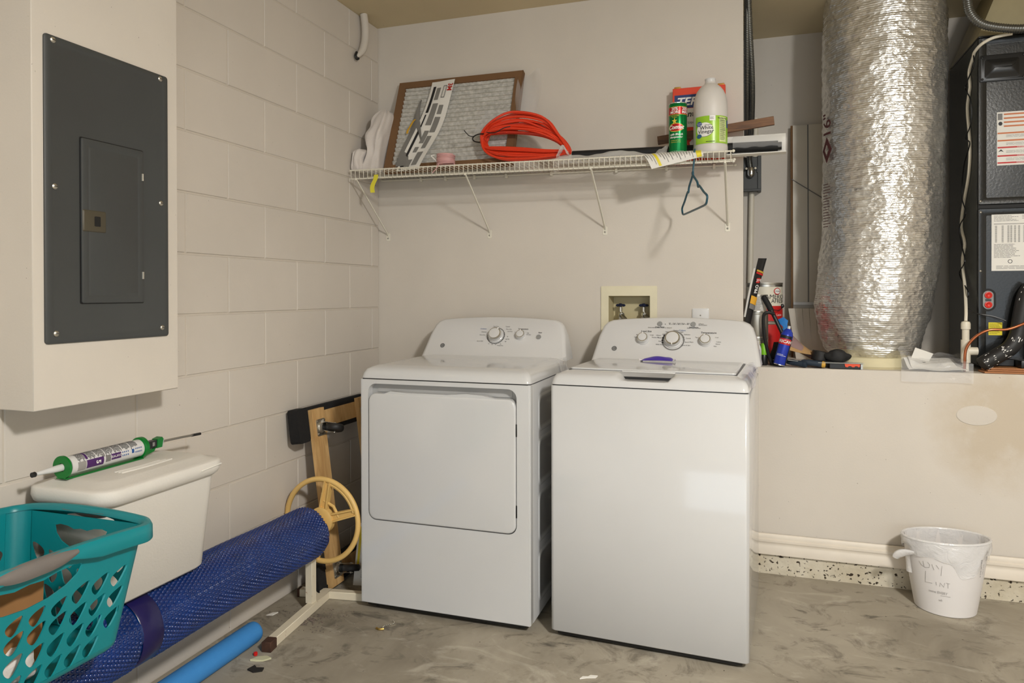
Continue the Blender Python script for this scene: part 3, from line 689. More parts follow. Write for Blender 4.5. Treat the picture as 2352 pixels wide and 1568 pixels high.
# ---- box of ant killer
t = thing('ant_killer_box', 'orange-red cardboard ant bait box standing behind the green can', 'box', (1.56, -.045, 1.763))
rb = mat('red_carton', (218, 66, 34), .5); nb = mat('navy_carton', (32, 56, 112), .5)
B().box(1.452, 1.668, -.066, -.024, 1.766, 2.084, .0015, 1).build('carton', rb, t)
fp = plane((1.452, -.066, 1.766), (1, 0, 0), (0, 0, 1))
patch(rect(.008, .208, .232, .288), fp, nb, t, 'blue_banner', .0006); patch(rect(.008, .208, .150, .230), fp, 'paper', t, 'white_band', .0006)
text('TERRO', .046, fp, 'inkw', t, (.014, .258), 'LEFT', shear=.25, bold=.0012, w=.001, sx=1.12)
text('Ant Killer', .036, fp, 'ink', t, (.108, .205), shear=.2, bold=.0008, w=.001)
text('Liquid Ant Baits', .014, fp, 'ink', t, (.108, .170), w=.001)
patch([(.075, .06), (.115, .06), (.125, .08), (.112, .105), (.088, .105), (.070, .085)], fp, 'paper', t, 'house_picture', .0006)
text('KILLS', .012, fp, 'ink', t, (.098, .075), w=.001, shear=.2)
gold = mat('gold_clip', (190, 142, 62), .45, .3)
for x in (1.473, 1.652): B().box(x - .016, x + .012, -.055, -.035, 2.084, 2.094, .003, 2).build('gold_clip', gold, t)
# ---- green cleanser can
t = thing('cleanser_can', 'green cleanser can with a red band on the shelf', 'can', (1.489, -.222, 1.764))
R = .0362; c0 = (1.489, -.222, 1.7662); gr = mat('metallic_green', (0, 128, 62), .25, .55, var=.02); rd = mat('metallic_red', (186, 34, 36), .28, .45, var=.02)
T0 = Matrix.Translation(c0)
B().lathe([(R * .96, 0), (R, .003), (R, .205), (R * .97, .208)], 40, T0).build('can_body', gr, t)
B().lathe([(R * .985, .2075), (R * 1.0, .210), (R * .94, .2115), (R * .9, .209), (1e-5, .209)], 40, T0).build('lid', 'chrome', t)
B().lathe([(R + .0004, .162), (R + .0004, .192)], 40, T0, False).build('red_band', rd, t)
yl = mat('yellow_print2', (222, 196, 70), .45)
for z in (.161, .192): B().lathe([(R + .0006, z), (R + .0006, z + .0012)], 40, T0, False).build('gold_line', yl, t)
cm = cylmap(c0, R, -PI / 2 - .16)
kw = dict(seg=.006)
text('20%', .0165, cm, 'inkw', t, (-.004, .184), bold=.0004, **kw); text('MORE', .0155, cm, 'inkw', t, (-.003, .1705), bold=.0004, **kw)
text('20%', .0165, cm, 'inkw', t, (.040, .184), bold=.0004, **kw); text('MÁS', .0155, cm, 'inkw', t, (.040, .1705), bold=.0004, **kw)
text('SCRATCH FREE', .0055, cm, yl, t, (-.004, .156), **kw); text('No Rayas', .005, cm, yl, t, (-.004, .1505), **kw)
def disc(cm, cx, cy, a, b2, m, nm, w=.0008, parent=None):
    q = B(); n = 24; pts = [(cx, cy)] + [(cx + a * k / 3 * math.cos(2 * PI * i / n), cy + b2 * k / 3 * math.sin(2 * PI * i / n)) for k in (1, 2, 3) for i in range(n)]
    fs = [(0, 1 + i, 1 + (i + 1) % n) for i in range(n)] + [(1 + k * n + i, 1 + (k + 1) * n + i, 1 + (k + 1) * n + (i + 1) % n, 1 + k * n + (i + 1) % n) for k in (0, 1) for i in range(n)]
    q.raw([cm(u, v, w) for u, v in pts], fs); return q.build(nm, m, parent, fix=False)
disc(cm, 0, .110, .033, .0175, yl, 'logo_rim', .0006, t); disc(cm, 0, .110, .030, .0150, rd, 'logo_oval', .0009, t)
star = [(.012 * (1 if i % 2 == 0 else .38) * math.sin(PI * i / 5) - .004, .135 + .014 * (1 if i % 2 == 0 else .38) * math.cos(PI * i / 5)) for i in range(10)]
q = B(); q.raw([cm(u, v, .0011) for u, v in star], [tuple(range(10))]); q.build('comet_star', yl, t)
text('Comet', .0225, cm, 'inkw', t, (0, .110), shear=.3, bold=.0007, w=.0013, **kw)
text('with Bleach', .0115, cm, 'inkw', t, (.002, .082), shear=.25, bold=.0003, **kw); text('Blanqueador', .0105, cm, 'inkw', t, (.001, .071), shear=.25, bold=.0003, **kw)
text('Disinfects & Cleans', .0052, cm, yl, t, (0, .058), **kw); text('Desinfecta y Limpia', .0052, cm, yl, t, (0, .051), **kw); text('NET WT 25 OZ (1 LB 9 OZ)', .005, cm, 'inkw', t, (.004, .014), **kw)
# ---- vinegar jug
t = thing('vinegar_jug', 'hazy white plastic vinegar jug with a green label on the shelf', 'jug', (1.615, -.205, 1.763))
hd = mat('hazy_hdpe', (212, 207, 201), .42, var=.02, sss=.35, spec=.4)
R = .0672; c0 = (1.615, -.205, 1.7655); T0 = Matrix.Translation(c0)
B().lathe([(R * .9, 0), (R * .98, .004), (R, .012), (R, .030), (R * .985, .034), (R * .985, .148), (R, .152), (R * .995, .190), (R * .965, .212), (R * .90, .234), (R * .78, .254), (R * .60, .270), (R * .42, .280), (R * .33, .285), (R * .31, .292)], 48, T0).build('jug_body', hd, t)
B().lathe([(.0215, .286), (.0215, .290), (.0205, .291), (.0205, .300), (.0215, .301), (.021, .305), (.016, .307), (1e-5, .307)], 28, T0).build('cap', 'enclp', t)
lg = NT('green_label'); p = lg.co(); lg.l(lg.ramp(lg.noise(p, 9, 3), [(.3, C(122, 178, 22)), (.7, C(176, 214, 66))]), lg.b.inputs['Base Color']); lg.b.inputs['Roughness'].default_value = .3
lm = cylmap(c0, R - .0008, -PI / 2 - .02)
B().grid(lambda i, j: lm(-.060 + .155 * i, .036 + .108 * j, .0009), 30, 2).build('label', lg.m, t)
pale = mat('pale_green', (214, 226, 160), .4)
B().grid(lambda i, j: lm(.040 + .034 * i, .042 + .098 * j, .0013), 10, 2).build('nutrition_panel', pale, t)
text('Nutrition Facts', .0072, lm, 'ink', t, (.056, .134), bold=.0002, w=.0018, **kw)
lines(lambda u, v, w_: lm(u, v, w_ + .0012), 'ink', t, .042, .071, .048, .130, 22, .35, 3)
B().grid(lambda i, j: lm(.043 + .028 * i, .0865 + .0018 * j, .0016), 4, 1).build('rule_line', 'ink', t); B().grid(lambda i, j: lm(.043 + .028 * i, .124 + .0018 * j, .0016), 4, 1).build('rule_line', 'ink', t)
disc(lm, -.018, .090, .0345, .0285, 'inkg', 'oval_shadow', .0011, t); disc(lm, -.018, .091, .0335, .0275, 'inkw', 'white_oval', .0014, t)
text('White', .0205, lm, 'ink', t, (-.010, .097), bold=.0002, w=.0019, **kw); text('Vinegar', .0205, lm, 'ink', t, (-.013, .082), bold=.0002, w=.0019, **kw); text('Distilled', .008, lm, 'ink', t, (-.002, .108), w=.0019, **kw)
bl = mat('label_blue', (36, 70, 150), .4); disc(lm, -.040, .114, .012, .0095, bl, 'brand_disc', .0018, t)
text('Great', .0082, lm, 'inkw', t, (-.040, .1165), w=.0024, **kw); text('Value', .0075, lm, 'inkw', t, (-.040, .110), w=.0024, **kw)
disc(lm, -.040, .066, .0115, .0085, mat('label_teal', (44, 96, 140), .4), 'seal_disc', .0018, t)
B().grid(lambda i, j: lm(.002 + .022 * i, .124 + .020 * j, .0014), 6, 1).build('ribbon', 'inkw', t); lines(lambda u, v, w_: lm(u, v, w_ + .0014), 'inkg', t, .004, .022, .129, .139, 3, .4, 9)
lines(lambda u, v, w_: lm(u, v, w_ + .0010), 'ink', t, -.012, .022, .040, .045, 1, .5, 2)
B().grid(lambda i, j: lm(.080 + .012 * i, .100 + .030 * j, .0014), 4, 1).build('blue_corner', bl, t)
# ---- folded leaflet over the shelf front
t = thing('instruction_leaflet', 'white printed leaflet with yellow bands draped over the shelf front', 'leaflet', (1.48, -.31, 1.72))
A_, B_, C_, D_ = V((1.352, -.290, 1.770)), V((1.592, -.296, 1.7715)), V((1.596, -.318, 1.742)), V((1.398, -.330, 1.702))
def leaf(u, v, w_=0.):
    p = (A_ * (1 - u) + B_ * u) * (1 - v) + (D_ * (1 - u) + C_ * u) * v
    return p + V((0, -.020 * math.sin(PI * v) * .8 - w_, .012 * math.sin(PI * v) * (1 - u)))
lf_ = B().grid(leaf, 16, 10).build('sheet', 'paper', t)
ye = mat('yellow_band', (232, 214, 60), .6)
for u0, u1 in ((.16, .21), (.88, .97)): B().grid(lambda i, j: leaf(u0 + (u1 - u0) * i, .04 + .92 * j, .0012), 2, 10).build('yellow_band', ye, lf_)
rn = random.Random(3)
for i in range(18):
    u = .03 + i * .046
    if .14 < u < .23: continue
    B().grid(lambda a, c: leaf(u + .008 * a, .10 + rn.uniform(.0, .0) + (.45 + .4 * ((i * 7) % 5) / 5) * c, .0011), 1, 8).build('print_line', 'inkg' if i % 3 else 'ink', lf_)
# ---- coat hanger hooked on the shelf lip
M['teal'] = mat('dark_teal_plastic', (40, 82, 98), .4)
t = thing('coat_hanger', 'dark teal plastic coat hanger hanging from the shelf lip', 'hanger', (1.556, -.305, 1.53))
ap = V((1.554, -.305, 1.674)); fa = V((1.497, -.120, 1.551)); ne = V((1.619, -.500, 1.548))
B().tube(catmull([ap, (1.556, -.306, 1.70), (1.560, -.311, 1.735), (1.561, -.318, 1.758), (1.562, -.310, 1.772), (1.561, -.292, 1.770), (1.560, -.284, 1.756)], 6), .0036, 8).build('hook', 'teal', t)
e = (ne - fa).normalized()
bd_ = []
for s, end in ((-1, fa), (1, ne)):
    bd_ = catmull([ap + V((0, 0, .012)), ap, ap.lerp(end, .32) + V((0, 0, .004)), ap.lerp(end, .40) + V((0, 0, -.008)), ap.lerp(end, .48) + V((0, 0, .004)), ap.lerp(end, .78) + V((0, 0, .010)), end + V((0, 0, .018)), end + V((0, 0, .002)), end - e * s * .02 + V((0, 0, -.012)), (fa + ne) / 2 + e * s * .1 + V((0, 0, -.014)), (fa + ne) / 2 + V((0, 0, -.014))], 5)
    B().tube(bd_, .0042, 8).build('arm', 'teal', t)
# ---- yellow tag
t = tag(B().grid(lambda u, v: V((.150 + .022 * u - .022 * v + .004 * math.sin(7 * v), -.3125 - .004 * math.sin(4 * v), 1.750 - .080 * v)), 4, 8, .0006).build('yellow_tag', mat('yellow_paper', (222, 212, 60), .6)), 'torn yellow paper tag hanging from the left end of the shelf', 'tag')
# ---- painted cable stub in the ceiling corner
t = thing('cable_stub', 'cream painted cable sleeve hanging from the ceiling corner', 'cable', (.03, -.22, 2.32))
B().tube(catmull([(.026, -.185, H), (.030, -.180, 2.49), (.030, -.178, 2.43), (.028, -.195, 2.37), (.022, -.222, 2.335), (.016, -.232, 2.325)], 6), .018, 10, rf=lambda s: 1 if s < .6 else 1 - .7 * (s - .6) / .4).build('sleeve', 'wall', t)
B().tube(catmull([(.016, -.232, 2.345), (.014, -.240, 2.325), (.016, -.232, 2.312), (.020, -.222, 2.318)], 5), .006, 8).build('cable_end', 'black', t)
# ---- washer water outlet box
t = thing('water_outlet_box', 'recessed cream plastic washer outlet box with two valves in the wall', 'outlet box', (1.252, 0, 1.0))
fo = lambda u, v, w_=0.: V((u, -w_, v))
cr = mat('cream_plastic', (222, 214, 186), .5); crd = mat('darker_cream', (196, 184, 146), .6)  # the recess gets a darker cream than the face frame
B().frame(rrect(1.129, 1.378, 1.005, 1.244, .004, 2), rect(1.163, 1.347, 1.050, 1.200), -.002, .006, fo).build('face_frame', cr, t)
b = B().raw([(1.163, -.001, 1.05), (1.347, -.001, 1.05), (1.347, -.001, 1.2), (1.163, -.001, 1.2), (1.170, .085, 1.055), (1.340, .085, 1.055), (1.340, .085, 1.195), (1.170, .085, 1.195)], [(0, 1, 5, 4), (1, 2, 6, 5), (2, 3, 7, 6), (3, 0, 4, 7), (4, 5, 6, 7)]); b.build('recess', crd, t)
for x in (1.208, 1.312):
    vb = B().cyl((x, .045, 1.055), (x, .045, 1.125), .013, 14).cyl((x, .045, 1.125), (x, .045, 1.150), .008, 12).build('valve_body', 'zinc', t)
    b = B()
    for k in range(5):
        a = 2 * PI * k / 5; b.sphere((x + .014 * math.cos(a), .045 + .014 * math.sin(a), 1.157), .009, 10, 6, (1, 1, .7))
    b.sphere((x, .045, 1.158), .012, 10, 6, (1, 1, .7)); b.build('valve_handle', mat('dark_blue_handle', (26, 34, 62), .35), vb)
    P_ = catmull([(x, .04, 1.118), (x + .014, .012, 1.112), (x + .040, -.022, 1.088), (x + .066, -.045, 1.056), (x + .085, -.05, .95), (x + .08, -.04, .90)], 8)
    B().tube(P_, .0085, 10).build('braided_hose', 'steel', t)
    B().cyl(P_[2], P_[7], .0125, 12).build('hose_nut', 'chrome', t)
# ---- wall outlet
t = thing('wall_outlet', 'white wall outlet plate half hidden behind the washer console', 'outlet', (1.563, 0, 1.07))
B().loft([[V((u, -w_, v)) for u, v in rrect(1.528 + g, 1.598 - g, 1.030 + g, 1.146 - g, .004, 2)] for g, w_ in ((0, 0), (0, .004), (.004, .006))], True, False, True).build('cover', 'enclp', t)
screw((1.563, -.006, 1.116), (0, -1, 0), .003, 'steel', t)
B().frame(ell(1.563, 1.078, .021, .021), ell(1.563, 1.078, .0195, .0195), .0055, .0068, fo).build('socket_ring', 'inkg', t)
# ================================================================ left side: reel, cooler, basket, dolly, noodle
M['bluecov'] = mat('blue_bubble_plastic', (0, 40, 104), .15, var=.25, vs_=14, coat=.4)
M['bluedk'] = mat('dark_blue_strap', (22, 16, 74), .3, var=.15)
M['beige'] = mat('beige_plastic', (226, 188, 116), .42, var=.05)
M['rust'] = mat('rusty_cap', (70, 44, 30), .8, var=.3, vs_=40)
k = NT('rust_flecked_white_paint'); p = k.co(); k.l(k.ramp(k.noise(p, 22, 5, .7), [(.30, C(150, 96, 56)), (.37, C(222, 212, 190))]), k.b.inputs['Base Color']); k.b.inputs['Roughness'].default_value = .5; M['rustw'] = k.m
RX, RZ, RR, RY0, RY1 = .175, .307, .0955, -.872, -2.75
t = thing('pool_cover_reel', 'blue bubble pool cover rolled on a reel with a beige wheel', 'cover reel', (RX, -1.3, 0))
rm = Matrix.Translation((RX, 0, RZ)) @ Matrix.Rotation(PI / 2, 4, 'X')      # local z -> -y
b = B(); ns = 72
rings = []
for i in range(40):
    y = RY0 + (RY1 - RY0) * i / 39; ring = []
    for j in range(ns):
        a = 2 * PI * j / ns; r = RR + .004 * noise.noise(V((y * 3, math.cos(a), math.sin(a)))) + (.003 if j < 6 else 0)
        dy = .016 * noise.noise(V((a * 2.2, 3, 1))) - .012 * math.sin(a) if i == 0 else 0
        ring.append(V((RX + r * math.cos(a), y + dy, RZ + r * math.sin(a))))
    rings.append(ring)
roll = b.loft(rings).build('cover_roll', 'bluecov', t, ang=60)
# bubbles: low domes in rows around the roll (too many to count singly)
vs, fs = [], []; na, pit = 50, .0121
ny = int((RY0 - RY1) / pit)
for i in range(1, ny):
    y = RY0 - i * pit
    if -1.735 < y < -1.665: continue
    for j in range(na):
        a = 2 * PI * (j + .5 * (i % 2)) / na
        if math.sin(a) < -.9 and math.cos(a) < 0: continue
        r = RR + .004 * noise.noise(V((y * 3, math.cos(a), math.sin(a)))) + (.003 if a < .5 else 0)
        n0 = len(vs); e = V((math.cos(a), 0, math.sin(a))); tg = V((-math.sin(a), 0, math.cos(a))); c = V((RX, y, RZ)) + e * r
        for rr, hh in ((.0057, -.0005), (.0042, .0032)):
            for q in range(6):
                g = PI * q / 3; vs.append(c + tg * rr * math.cos(g) + V((0, rr * math.sin(g), 0)) + e * hh)
        vs.append(c + e * .0044)
        for q in range(6):
            s_ = (q + 1) % 6; fs.append((n0 + q, n0 + s_, n0 + 6 + s_, n0 + 6 + q)); fs.append((n0 + 6 + q, n0 + 6 + s_, n0 + 12))
me = bpy.data.meshes.new('bubbles'); me.from_pydata(vs, [], fs); bu = mk('bubbles', me, 'bluecov', t, ang=80); bu['kind'] = 'stuff'
B().lathe([(RR + .002, 1.665), (RR + .004, 1.668), (RR + .004, 1.732), (RR + .002, 1.735)], 48, rm, False).build('strap', 'bluedk', t)
for r in (.082, .066, .05): B().frame(ell(0, 0, r, r, 40), ell(0, 0, r - .003, r - .003, 40), -.006, .004, lambda u, v, w_: V((RX + u, RY0 + w_, RZ + v))).build('cover_layer', 'bluecov', t)
B().cyl((RX, RY0 - .05, RZ), (RX, -.755, RZ), .027, 20).build('axle', 'beige', t)
# hand wheel
WY = -.766; WR = .161
wc = V((.172, WY, .323)); wh = B().tube([wc + V((WR * math.cos(a), 0, WR * math.sin(a))) for a in [2 * PI * i / 64 for i in range(64)]], .0105, 10, True).build('wheel_rim', 'beige', t)
wp_ = lambda u, v, w_=0.: V((wc.x + u, WY - w_, wc.z + v))
def spoke(a, wd0, wd1):
    c, s = math.cos(a), math.sin(a); f = lambda l, o: (c * l - s * o, s * l + c * o)
    B().prism([f(.02, -wd0), f(WR - .004, -wd1), f(WR - .004, wd1), f(.02, wd0)], -.004, .004, wp_).build('spoke', 'beige', t)
    for o in (-1, 1): B().prism([f(.02, o * wd0 - .003), f(WR - .006, o * wd1 - .003), f(WR - .006, o * wd1 + .003), f(.02, o * wd0 + .003)], -.010, .012, wp_).build('spoke_rib', 'beige', t)
for a in (79, 17, 259, 197): spoke(math.radians(a), .015, .011)
for a0, a1 in ((17, 79), (197, 259)):
    pts = [wp_((WR - .030) * math.cos(math.radians(a)), (WR - .030) * math.sin(math.radians(a))) for a in range(a0, a1 + 1, 6)]
    B().tube([wp_((.078) * math.cos(math.radians(a)), .078 * math.sin(math.radians(a))) for a in (a0 - 4, (a0 + a1) / 2, a1 + 4)], .006, 8).build('brace', 'beige', t)
    B().tube([wp_((WR - .012) * math.cos(math.radians(a)), (WR - .012) * math.sin(math.radians(a))) for a in range(a0, a1 + 1, 6)], .009, 8).build('rim_web', 'beige', t)
B().lathe([(.052, -.012), (.052, .012), (.04, .02)], 24, Matrix.Translation(wc) @ Matrix.Rotation(PI / 2, 4, 'X')).build('hub', 'beige', t)
# stand
def bar(p0, p1, w_, m, nm, par, up=(0, 0, 1)):
    p0, p1 = V(p0), V(p1); d = (p1 - p0); L_ = d.length; d.normalize(); s = d.cross(V(up)); s = (s if s.length > .01 else d.orthogonal()).normalized(); u = s.cross(d)
    mx = Matrix((s, d, u)).transposed().to_4x4(); mx.translation = (p0 + p1) / 2
    return B().box(-w_ / 2, w_ / 2, -L_ / 2, L_ / 2, -w_ / 2, w_ / 2, .002, 1, mx).build(nm, m, par)
bar((.172, -.843, .03), (.172, -.843, .33), .030, 'rustw', 'post', t, (0, 1, 0))
bar((.212, -1.135, .017), (.166, -.712, .017), .032, 'rustw', 'floor_bar', t)
bar((.218, -1.170, .017), (.212, -1.128, .017), .035, 'rust', 'end_cap', t)
bar((.050, -.742, .016), (.332, -.700, .016), .030, 'rustw', 'cross_bar', t)
bar((.046, -.743, .016), (.058, -.741, .016), .032, 'rust', 'end_cap', t)
bar((RX, -2.78, .03), (RX, -2.78, .33), .030, 'rustw', 'post', t, (0, 1, 0)); bar((RX, -2.98, .017), (RX, -2.60, .017), .032, 'rustw', 'floor_bar', t)
# ---- pool noodle
M['noodle'] = mat('blue_foam', (58, 136, 206), .8, var=.05, bump=.25, bs=300)
nz = B().lathe([(.010, .004), (.028, 0), (.034, .006), (.036, .016), (.036, 1.45)], 32, Matrix.Translation((.131, -1.112, .0362)) @ Matrix.Rotation(PI / 2, 4, 'X')).build('pool_noodle', 'noodle')
tag(nz, 'light blue foam pool noodle on the floor along the block wall', 'pool noodle')
# ---- styrofoam cooler
M['foam'] = mat('white_styrofoam', (216, 212, 205), .75, var=.02, bump=.25, bs=160)
t = thing('foam_cooler', 'white styrofoam cooler with lid resting on the blue cover roll', 'cooler', (.15, -1.65, .41))
def rr3(x0, x1, y0, y1, z, r): return [V((x, y, z)) for x, y in rrect(x0, x1, y0, y1, r, 6)]
B().loft([rr3(.055, .236, -1.815, -1.482, .4115, .035), rr3(.045, .246, -1.825, -1.472, .420, .04), rr3(.030, .272, -1.848, -1.452, .690, .045)]).build('cooler_body', 'foam', t, ang=50)
lidm = B().loft([rr3(.026, .278, -1.856, -1.448, .683, .05), rr3(.018, .288, -1.866, -1.442, .690, .055), rr3(.014, .294, -1.870, -1.437, .705, .055), rr3(.015, .293, -1.869, -1.438, .722, .055), rr3(.020, .287, -1.864, -1.444, .727, .05), rr3(.030, .270, -1.850, -1.458, .7275, .04), rr3(.048, .242, -1.815, -1.470, .737, .03), rr3(.056, .234, -1.805, -1.478, .7385, .03)]).build('lid', 'foam', t, ang=50)
B().tube([(.2945, -1.47 - .02 * i, .714 - .0012 * i) for i in range(5)], .0022, 6).build('rim_groove', 'paper', lidm)
for i in range(3): B().tube(catmull([(.198 - .012 * i, -1.56 - .01 * i, .7388), (.202 - .012 * i, -1.65, .7388), (.196 - .012 * i, -1.73, .7388)], 6), .0035 - .0006 * i, 6).build('moulded_line', 'foam', lidm)
# ---- caulking gun with cartridge
M['green'] = mat('green_enamel', (0, 118, 42), .3, .1)
t = thing('caulking_gun', 'green caulking gun holding a printed white sealant tube, on the cooler lid', 'caulking gun', (.1, -1.7, .739))
q0, q1 = V((.103, -1.815, .7690)), V((.100, -1.580, .7690)); ax = (q1 - q0).normalized(); Lq = (q1 - q0).length
mxg = Matrix.Translation(q0) @ ax.to_track_quat('Z', 'Y').to_matrix().to_4x4()
TR = .0245
B().lathe([(TR, 0), (TR, Lq)], 36, mxg).build('cartridge', 'enclp', t)
def gm(a, c, w_=0.):   # a along the tube, c arc from top towards the room
    th = c / TR; up = V((0, 0, 1)); sd = ax.cross(up).normalized(); up = sd.cross(ax)
    return q0 + ax * a + (sd * math.sin(th) + up * math.cos(th)) * (TR + w_)
pu = mat('purple_print', (72, 30, 96), .45); gp = mat('grey_label', (150, 147, 143), .5)
def gpatch(a0, a1, c0, c1, m_, nm, w_=.0005): return B().grid(lambda i, j: gm(a0 + (a1 - a0) * i, c0 + (c1 - c0) * j, w_), 2, 10).build(nm, m_, t)
gpatch(.016, .040, .030, .054, gp, 'grey_panel'); gpatch(.042, .094, .030, .052, pu, 'purple_panel'); gpatch(.100, .116, .030, .048, 'inkg', 'grey_panel'); gpatch(.118, .150, .030, .046, pu, 'purple_panel'); gpatch(.040, .047, -.014, .027, pu, 'purple_stripe'); gpatch(.186, .194, .031, .042, 'inkb', 'blue_mark')
rn = random.Random(8); b = B()
for i in range(62):
    a = .018 + i * .0031
    if .038 < a < .049 or i % 9 == 8: continue
    c = -.016
    while c < .023:
        l = rn.uniform(.004, .012); 
        for s in range(3):
            b.raw([gm(a, c + l * s / 3, .0007), gm(a + .0016, c + l * s / 3, .0007), gm(a + .0016, c + l * (s + 1) / 3, .0007), gm(a, c + l * (s + 1) / 3, .0007)], [(0, 1, 2, 3)])
        c += l + .0012
b.build('fine_print', 'ink', t, fix=False); b = B()
for i in range(7): b.raw([gm(.198 + i * .0035, .030, .0007), gm(.2 + i * .0035, .030, .0007), gm(.2 + i * .0035, .043, .0007), gm(.198 + i * .0035, .043, .0007)], [(0, 1, 2, 3)])
for i in range(4): b.raw([gm(.154 + i * .006, .031, .0007), gm(.157 + i * .006, .031, .0007), gm(.157 + i * .006, .044, .0007), gm(.154 + i * .006, .044, .0007)], [(0, 1, 2, 3)])
b.build('side_print', 'inkb', t, fix=False)
text('5', .020, lambda a, c, w_: gm(.076 + c, .041 + a * 1., w_ + .0006), 'inkw', t, bold=.0005)
text('SEALANT', .009, lambda a, c, w_: gm(.134 - c * .5 + a, .038 - c, w_ + .0006), 'inkw', t)
B().lathe([(TR + .0025, Lq - .004), (TR + .0055, Lq - .002), (TR + .0055, Lq + .010), (TR * .5, Lq + .012)], 32, mxg).build('rear_ring', 'green', t)
b = B().frame(ell(0, 0, TR + .005, TR + .005, 28), [(.011 * math.cos(a), .011 * math.sin(a) ) for a in [2 * PI * i / 16 for i in range(16)]], -.012, -.006, lambda u, v, w_: mxg @ V((u, v, w_))); b.build('front_ring', 'green', t)
B().prism(rect(-.018, .018, -TR - .005, -TR - .0025), -.012, Lq, lambda u, v, w_: q0 + ax * w_ + V((0, 0, 1)) * v + ax.cross(V((0, 0, 1))).normalized() * u).build('cradle', 'green', t)
B().lathe([(.008, -.018), (.010, -.004), (.006, .0)], 16, mxg).lathe([(.0095, -.004), (.0085, -.030), (.0035, -.088)], 16, mxg).build('nozzle', 'enclp', t)
B().lathe([(.0065, -.092), (.0068, -.084), (.003, -.080)], 12, mxg).build('nozzle_tip', 'black', t)
sd = ax.cross(V((0, 0, 1))).normalized()
fr = lambda u, v, w_: q0 + ax * (Lq + u) + V((0, 0, 1)) * v + sd * w_
hb = B().prism([(.012, -.012), (.056, -.006), (.056, .012), (.012, .012)], -.008, .010, fr).build('trigger_frame', 'black', t)
text('|||', .012, lambda a, c, w_: fr(.044 + a, .003 + c, .0102), 'inkw', hb)
B().prism([(.056, -.012), (.074, -.012), (.080, .012), (.076, .018), (.058, .014)], -.010, .011, fr).build('release_plate', 'green', t)
B().prism([(.074, -.012), (.080, .012), (.082, .012), (.077, -.013)], -.011, .012, fr).build('plate_edge', 'chrome', t)
B().prism([(.03, -.012), (.056, -.012), (.05, -.02), (.02, -.026)], -.005, .006, fr).build('trigger', 'green', t)
B().tube([fr(.07, .002, 0), fr(.16, .000, .004), fr(.235, -.003, .008)], .0036, 8).build('push_rod', 'steel', t)
B().tube([fr(.200, -.002, .0055), fr(.236, -.003, .008)], .0043, 8).build('rod_end', 'black', t)
# ---- laundry basket
M['tealb'] = mat('teal_plastic', (0, 126, 134), .36, var=.03)
M['grip'] = mat('grey_grip', (108, 102, 98), .6, bump=.1, bs=300)
bx0, bx1, by0, by1, bzb, bzt = .048, .458, -2.470, -1.892, .4135, .682
t = thing('laundry_basket', 'teal plastic laundry basket with grey grips and petal-shaped holes', 'laundry basket', ((bx0 + bx1) / 2, (by0 + by1) / 2, bzb))
TI = .042; RC = .038
def ring_at(z, off=0.):
    s = (bzt - z) / (bzt - bzb); g = TI * s - off; return bx0 + g, bx1 - g, by0 + g, by1 - g
def multi(outer, inners, fn, th, m, nm, par):
    b2 = bmesh.new(); E = []; loops = [outer] + inners; cnt = []
    for lp in loops:
        q = [b2.verts.new((u, v, 0)) for u, v in lp]; cnt.append(len(q)); E += [b2.edges.new((q[i], q[(i + 1) % len(q)])) for i in range(len(q))]
    bmesh.ops.triangle_fill(b2, edges=E, use_beauty=True)
    b2.verts.index_update(); vs0 = [v.co.copy() for v in b2.verts]; fs0 = [[v.index for v in f.verts] for f in b2.faces]; b2.free(); n = len(vs0)
    q = B(); fs = fs0 + [[i + n for i in reversed(f)] for f in fs0]; o = 0
    for c_ in cnt: fs += [(o + i, o + (i + 1) % c_, n + o + (i + 1) % c_, n + o + i) for i in range(c_)]; o += c_
    q.raw([fn(v.x, v.y, 0) for v in vs0] + [fn(v.x, v.y, -th) for v in vs0], fs); return q.build(nm, m, par, ang=30)
def petal(cx, cy, s=1., flip=1):
    base = [(.014, .0195), (.003, .0165), (-.010, .0095), (-.0165, .001), (-.0145, -.009), (-.007, -.0185), (0, -.0205), (.007, -.013), (.0145, .004), (.0175, .0155)]
    P_ = catmull([(cx + x * 1.12 * s * flip, cy + y * 1.02 * s, 0) for x, y in base], 3, True); return [(p_.x, p_.y) for p_ in P_]
zl, zh = bzb + .018, bzt - .004
def face_fn(side):
    def fn(u, v, w_):     # u 0..1 along, v height
        a, b_, c, d = ring_at(v, w_)
        if side == 'x': return V((b_, (c + RC) + ((d - RC) - (c + RC)) * u, v))
        if side == 'X': return V((a, (d - RC) + ((c + RC) - (d - RC)) * u, v))
        if side == 'y': return V(((b_ - RC) + ((a + RC) - (b_ - RC)) * u, d, v))
        return V(((a + RC) + ((b_ - RC) - (a + RC)) * u, c, v))
    return fn
